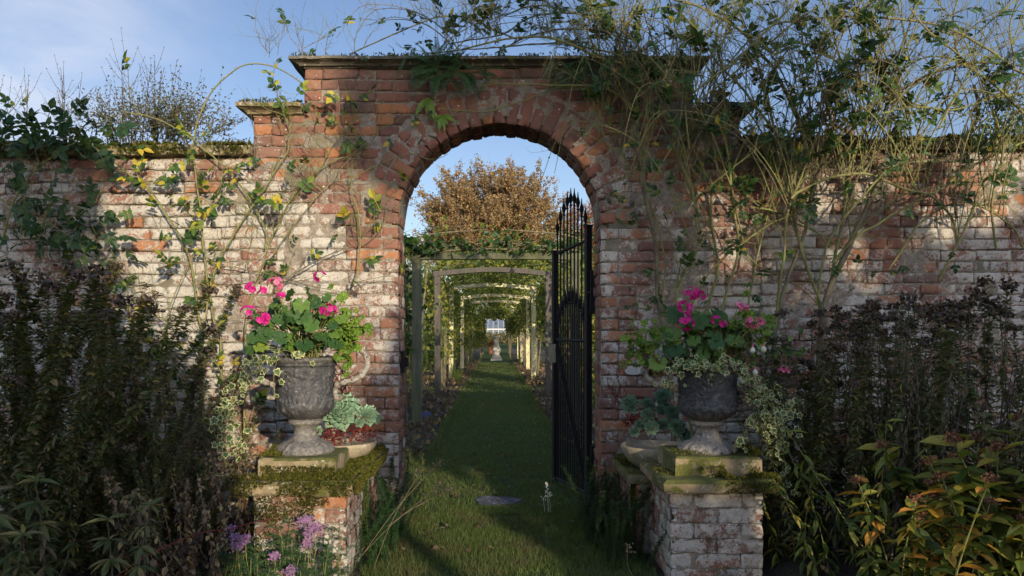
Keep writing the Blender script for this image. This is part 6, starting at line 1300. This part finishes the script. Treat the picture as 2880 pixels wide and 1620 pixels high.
# ================================================================ garden behind: shrubs, trees
def blob(name, label, cat, c, rad, n, s, mat, nclump=40, trunk=True, group=None, shell=.6, tm=None):
    c = np.array(c, float); rad = np.array(rad, float); t = thing(name, label, cat, (c[0], c[1], 0), group)
    cl = rdir(nclump) * (shell + (1 - shell) * R.random((nclump, 1))); k = int(n / nclump); cr = R.uniform(.16, .30, nclump)
    pos = (np.repeat(cl, k, 0) + R.normal(size=(nclump * k, 3)) * np.repeat(cr, k)[:, None]) * rad + c; pos = pos[pos[:, 2] > .02]; m_ = len(pos); lf = MB()
    inst(lf, T_QUAD[0], T_QUAD[1], pos, rdir(m_), rdir(m_), s * R.uniform(.6, 1.4, m_)); tagp(lf.build('crown', [mat], t), kind='stuff')
    if trunk:
        mb = MB(); zb = max(.3, c[2] - rad[2] * .5); v, f = tube(spline([(c[0], c[1], 0), (c[0] + .05, c[1], zb * .6), tuple(c)], 5), np.linspace(.03 * rad[2] + .03, .02, 11), 7); mb.add(v, f)
        for i in range(14): q = c + cl[i] * rad * .8; v, f = tube(spline([(c[0], c[1], zb), (c + q) / 2 - np.array([0, 0, rad[2] * .1]), q], 4), np.linspace(.015 * rad[2] + .008, .006, 9), 4); mb.add(v, f)
        mb.build('trunk', [tm or M_bark], t)
    return t
G_ = 'garden shrubs beyond the wall'
blob('shrub', 'loose yellow green shrub beside the nearest left pergola post', 'shrub', (-1.75, 11, .9), (.45, .6, .85), 1400, .07, M_vine, group=G_, shell=.2)
blob('shrub', 'brownish thin shrub behind the nearest left pergola post', 'shrub', (-2.2, 13.5, .9), (.6, .6, .9), 1200, .06, M_dead, group=G_, shell=.2)
blob('shrub', 'green shrub behind the lower half of the gate', 'shrub', (1.9, 12, .9), (.7, .7, .95), 1800, .07, M_vine, group=G_, shell=.2)
blob('shrub', 'taller shrub behind the upper half of the gate', 'shrub', (1.9, 16, 1.3), (.8, .8, 1.3), 2400, .08, M_vine, group=G_, shell=.2)
blob('shrub', 'mixed green shrub left of the second pergola frame', 'shrub', (-2.6, 18, .8), (.9, .9, .85), 1800, .08, M_vine, group=G_, shell=.2)
blob('shrub', 'dark shrub left of the fourth pergola frame', 'shrub', (-2.8, 26, 1.0), (1.0, 1, 1.0), 1800, .1, M_dark2, group=G_, shell=.2)
blob('shrub', 'dark shrub right of the fourth pergola frame', 'shrub', (2.9, 26, 1.2), (1.0, 1, 1.2), 1800, .1, M_dark2, group=G_, shell=.2)
blob('shrub', 'dark evergreen bedding with flowers in front of the greenhouse', 'shrub', (0, 80, .5), (5, 1.2, .55), 5000, .14, M_dark2, 60, trunk=False, group=G_, shell=.1)
blob('apple_tree', 'small half bare orchard tree left of the pergola, in front of the white cottage', 'tree', (-5.2, 34, 2.6), (1.6, 1.6, 1.8), 1600, .10, M_vine, 40, group='orchard trees', shell=.3)
blob('apple_tree', 'small orchard tree right of the pergola seen through the gate', 'tree', (4.6, 32, 2.6), (1.8, 1.6, 1.9), 2400, .10, M_vine, 40, group='orchard trees', shell=.3)
blob('holly', 'dark evergreen rising behind the gate spears', 'tree', (P(1590, 0, 52)[0], 52, 3.6), (2.6, 2.5, 4.2), 7000, .16, M_hedge, 60)
blob('holly', 'second dark evergreen half hidden by the right jamb', 'tree', (P(1680, 0, 50)[0], 50, 3.4), (2.4, 2.5, 3.9), 5000, .16, M_hedge, 60)
blob('thorn_tree', 'small thin leaved tree at the left edge of the arch view', 'tree', (P(1150, 0, 45)[0], 45, 4.6), (1.6, 1.4, 2.2), 1300, .12, M_vine, 30, shell=.5)
for i, (x, w_, h, mt, lab) in enumerate(((-26, 12, 4.4, M_hedge, 'long dark hedge far left beyond the garden'), (-9.5, 5, 4.2, M_dark2, 'hedge behind the white cottage on the left'), (0, 6, 4.4, M_hedge, 'dark hedge behind the greenhouse'), (10, 6, 4.6, M_dark2, 'hedge behind the right hand cottage'), (26, 12, 5.0, M_hedge, 'long dark hedge far right beyond the garden'))):
    blob('hedge', lab, 'hedge', (x, 98, h / 2), (w_, 2.0, h / 2 * 1.1), 9000, .3, mt, 80, trunk=True, shell=.2)
# beech
def bigtree(name, label, x0, D, base, top, rx, mats, n1=26, n2=14, n3=7, nl=11, ls=.17, seed=3, tr=.34):
    g_ = np.random.default_rng(seed); t = thing(name, label, 'tree', (x0, D, 0)); mb = MB(); lf = MB(); H = top - base; cz = base + H * .42
    v, f = tube(spline([(x0, D, 0), (x0 + .1, D, base * .6), (x0, D, base + H * .35), (x0 + .2, D, top - H * .25)], 6), np.linspace(tr, tr * .25, 19), 9); mb.add(v, f)
    LP = []
    for i in range(n1):
        e = (i + .5) / n1; a = i * 2.4 + g_.normal() * .3; el = math.asin(min(1, -0.3 + e * 1.3)); u = np.array([math.cos(a) * math.cos(el), math.sin(a) * math.cos(el), math.sin(el)])
        tgt = np.array([x0, D, cz]) + u * np.array([rx, rx, (top - cz) if u[2] > 0 else (cz - base)]) * g_.uniform(.78, 1.0); zs = base * .75 + e * H * .45; s0 = np.array([x0, D, zs])
        p = spline([s0, s0 + (tgt - s0) * .4 + np.array([0, 0, H * .08]), tgt], 7); v, f = tube(p, np.linspace(tr * .34, .02, len(p)), 5); mb.add(v, f)
        for j in range(n2):
            k = int(g_.integers(4, len(p))); d = unit(unit(tgt - s0) + rdir(1, g_)[0] * .95 + np.array([0, 0, .25])); L = rx * g_.uniform(.18, .38); q = spline([p[k], p[k] + d * L * .5, p[k] + d * L + np.array([0, 0, .1 * L])], 4); v, f = tube(q, np.linspace(.035, .012, len(q)), 3); mb.add(v, f)
            for l in range(n3):
                kk = int(g_.integers(2, len(q))); d2 = unit(d + rdir(1, g_)[0] * .8 + np.array([0, 0, .2])); L2 = rx * g_.uniform(.07, .17); w_ = np.array([q[kk], q[kk] + d2 * L2 * .5, q[kk] + d2 * L2]); v, f = tube(w_, [.014, .010, .005], 3); mb.add(v, f)
                h = (w_[2][2] - base) / H; keep = nl * (1 if g_.random() > .25 + .35 * max(0, h - .55) else .15); m_ = int(keep)
                if m_: LP.append(w_[0] + (w_[2] - w_[0]) * g_.random((m_, 1)) + g_.normal(size=(m_, 3)) * (.16 if D > 70 else .11))
    pos = np.concatenate(LP); m_ = len(pos); inst(lf, T_QUAD[0], T_QUAD[1], pos, rdir(m_), unit(rdir(m_) + np.array([0, -.3, .4])), ls * R.uniform(.5, 1.3, m_))
    mb.build('trunk', [mats[1]], t); tagp(lf.build('crown', [mats[0]], t), kind='stuff')
c = P(1388, 0, 120)
bigtree('beech_tree', 'large domed beech with thinning orange brown autumn leaves, framed by the arch', c[0], 120, 5.5, 25.2, 11.6, [M_beech, M_bark], 70, 20, 8, 26, ls=.25, tr=.55)
c = P(1665, 0, 130); bigtree('copper_beech', 'smaller reddish autumn tree behind the gate spears', c[0], 130, 8, 22.5, 8.0, [M_beechr, M_bark], 30, 14, 8, 14, seed=5, ls=.22, tr=.5)
bigtree('distant_tree', 'far russet tree crown just showing over the right wall', P(2320, 0, 60)[0], 60, 9, 19.0, 4.2, [M_beechr, M_bark], 16, 10, 6, 6, seed=8)
blob('conifer', 'far dark conifer tip over the right coping at the edge', 'tree', (P(2870, 0, 50)[0], 50, 13.0), (3.2, 2, 2.3), 4000, .2, M_hedge, 50)
# ================================================================ unseen trees added behind the camera, shaped to cast the shade
def mass(name, label, box3, region, n, s, mat, nclump, trunks):
    (x0, x1), (y0, y1), (z0, z1) = box3; t = thing(name, label, 'tree', ((x0 + x1) / 2, (y0 + y1) / 2, 0)); g_ = np.random.default_rng(11)
    c = np.stack([g_.uniform(x0, x1, nclump), g_.uniform(y0, y1, nclump), g_.uniform(z0, z1, nclump)], -1); c = c[[region(a[0] + (a[1] + 6) * .405, a[2] + (a[1] + 6) * .239) for a in c]]
    k = int(n / len(c)); pos = np.repeat(c, k, 0) + g_.normal(size=(len(c) * k, 3)) * .11; m_ = len(pos); lf = MB()
    inst(lf, T_QUAD[0], T_QUAD[1], pos, rdir(m_, g_), unit(rdir(m_, g_) + np.array([.5, -1, 0])), s * g_.uniform(.6, 1.3, m_)); tagp(lf.build('crown', [mat], t), kind='stuff')
    for (tx, ty, h) in trunks: mb = MB(); v, f = tube(spline([(tx, ty, 0), (tx + .1, ty, h * .5), (tx, ty, h)], 5), np.linspace(.14, .04, 11), 8); mb.add(v, f); mb.build('trunk', [M_bark], t)
def hole(x, z, cx, cz, rx, rz): return ((x - cx) / rx) ** 2 + ((z - cz) / rz) ** 2 < 1
def regA(x, z):
    if x < 4.62 + .15 * math.sin(z * 5): return False
    if z > (4.7 if x < 5.5 else 4.4) + .12 * math.sin(x * 4): return False
    if hole(x, z, 5.02, 2.97, .5, .36) or hole(x, z, 5.9, 2.45, .85, .5): return False  # gaps shaped to let sun reach the plinth and corner leaves
    if hole(x, z, 6.35, 4.35, .8, .5) and random.random() < .85: return False
    return True
mass('shade_tree_right', 'unseen tree mass behind the viewer to the right, added to shade the right wall', ((4.2, 10.5), (-6.6, -5.6), (0, 5.4)), regA, 30000, .2, M_hedge, 1500, [(5.4, -6.2, 4.2), (7.5, -6.1, 4.3), (9.4, -6.2, 4.3)])
def regB(x, z): return z > 4.92 - .0 * x and z < 5.75 - .25 * abs(x - 4.5) and x > 3.75 and random.random() < (.75 if x < 4.2 else .10)
mass('shade_bough', 'unseen leafy bough behind the viewer, added to shade the top of the arch', ((3.4, 6.3), (-6.5, -5.8), (4.8, 5.9)), regB, 4200, .14, M_vine, 300, [(6.4, -6.5, 5.2)])
def regC(x, z): return x < 1.72 + .10 * math.sin(z * 4) and z < 5.35
mass('shade_tree_left', 'unseen tree mass behind the viewer to the left, added to shade the left edge', ((-3.0, 2.2), (-6.6, -5.7), (0, 5.5)), regC, 26000, .2, M_hedge, 1300, [(0, -6.2, 5.2), (-1.8, -6.2, 5)])
def regD(x, z): return z < 3.45 - (x - 2.0) * .42 + .1 * math.sin(x * 9) and x < 2.42 and not hole(x, z, 2.6, 3.3, .12, .12)
mass('shade_bush', 'low unseen bush behind the viewer, added to shade the lower left', ((1.8, 3.1), (-6.5, -5.8), (0, 3.8)), regD, 7000, .16, M_hedge, 420, [(2.4, -6.1, 2.6)])
def regE(x, z): return hole(x, z, 3.92, 3.3, .12, .4)
mass('shade_shoot', 'small unseen leafy mass behind the viewer, added to shade the left jamb', ((3.4, 4.1), (-6.3, -5.9), (2.6, 4.1)), regE, 1500, .12, M_hedge, 110, [(3.7, -6.1, 3.4)])
# ================================================================ camera, sun, sky
cam = bpy.data.cameras.new('camera'); co = bpy.data.objects.new('camera', cam); COL.objects.link(co); scene.camera = co
co.location = (0, 0, EYE); co.rotation_euler = (PI / 2, 0, 0)
cam.sensor_width = 36; cam.lens = FPX / 2880 * 36; cam.shift_x = (1440 - VX) / 2880; cam.shift_y = (HY - 810) / 2880
cam.clip_end = 2000; cam.clip_start = .05
SUN_EL, SUN_AZ = math.radians(12.5), math.radians(22)     # azimuth measured from behind the camera towards the right
sv = np.array([math.sin(SUN_AZ) * math.cos(SUN_EL), -math.cos(SUN_AZ) * math.cos(SUN_EL), math.sin(SUN_EL)])
sl = bpy.data.lights.new('sun', 'SUN'); sl.energy = 3.7; sl.angle = math.radians(.5); sl.color = (1, .86, .66)
so = bpy.data.objects.new('sun', sl); COL.objects.link(so)
from mathutils import Vector
so.rotation_euler = Vector(tuple(-sv)).to_track_quat('-Z', 'Y').to_euler()
w = bpy.data.worlds.new('World'); scene.world = w; w.use_nodes = True; nt = w.node_tree
bg = nt.nodes['Background']; sky = nt.nodes.new('ShaderNodeTexSky'); sky.sky_type = 'NISHITA'; sky.sun_disc = False
sky.sun_elevation = SUN_EL; sky.sun_rotation = math.atan2(sv[0], sv[1]); sky.air_density = 1.0; sky.dust_density = .4; sky.ozone_density = 2.0
tc = nt.nodes.new('ShaderNodeTexCoord'); mp = nt.nodes.new('ShaderNodeMapping'); mp.inputs['Scale'].default_value = (1.2, 1.2, 3.2); mp.inputs['Rotation'].default_value = (0, .5, 0)
nt.links.new(tc.outputs['Generated'], mp.inputs[0])
cl = noise(nt, 3.2, 8, .6, vec=mp.outputs[0], dist=.5)
sx = nt.nodes.new('ShaderNodeSeparateXYZ'); nt.links.new(tc.outputs['Generated'], sx.inputs[0])
reg = smooth(nt, mth(nt, 'ADD', mth(nt, 'MULTIPLY', sx.outputs[0], -1.), mth(nt, 'MULTIPLY', sx.outputs[2], .15)), .28, .62)
reg2 = mth(nt, 'MAXIMUM', reg, smooth(nt, mth(nt, 'SUBTRACT', .30, sx.outputs[2]), .0, .3))
ck = mth(nt, 'MULTIPLY', reg, mth(nt, 'ADD', .35, mth(nt, 'MULTIPLY', smooth(nt, cl, .38, .68), .65)))
CLOUD = (3.8, 4.2, 5.1)
skt = mixc(nt, 1., mixc(nt, 1., sky.outputs[0], (1.0, .93, 1.02), 'MULTIPLY'), ramp(nt, mth(nt, 'ADD', mth(nt, 'MULTIPLY', sx.outputs[1], -.5), .5), [(.35, (.85, .85, .85)), (.75, (2.5, 2.45, 2.4))]), 'MULTIPLY'); skc = mixc(nt, ck, skt, CLOUD)  # sky multiplied brighter behind the camera, added as fill for the shade
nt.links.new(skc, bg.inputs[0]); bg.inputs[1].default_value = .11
vs = scene.view_settings; vs.view_transform = 'Standard'; vs.look = 'None'; vs.gamma = 1; vs.use_curve_mapping = False; vs.exposure = 0.76
scene.cycles.max_bounces = 5; scene.cycles.diffuse_bounces = 3; scene.cycles.transparent_max_bounces = 4
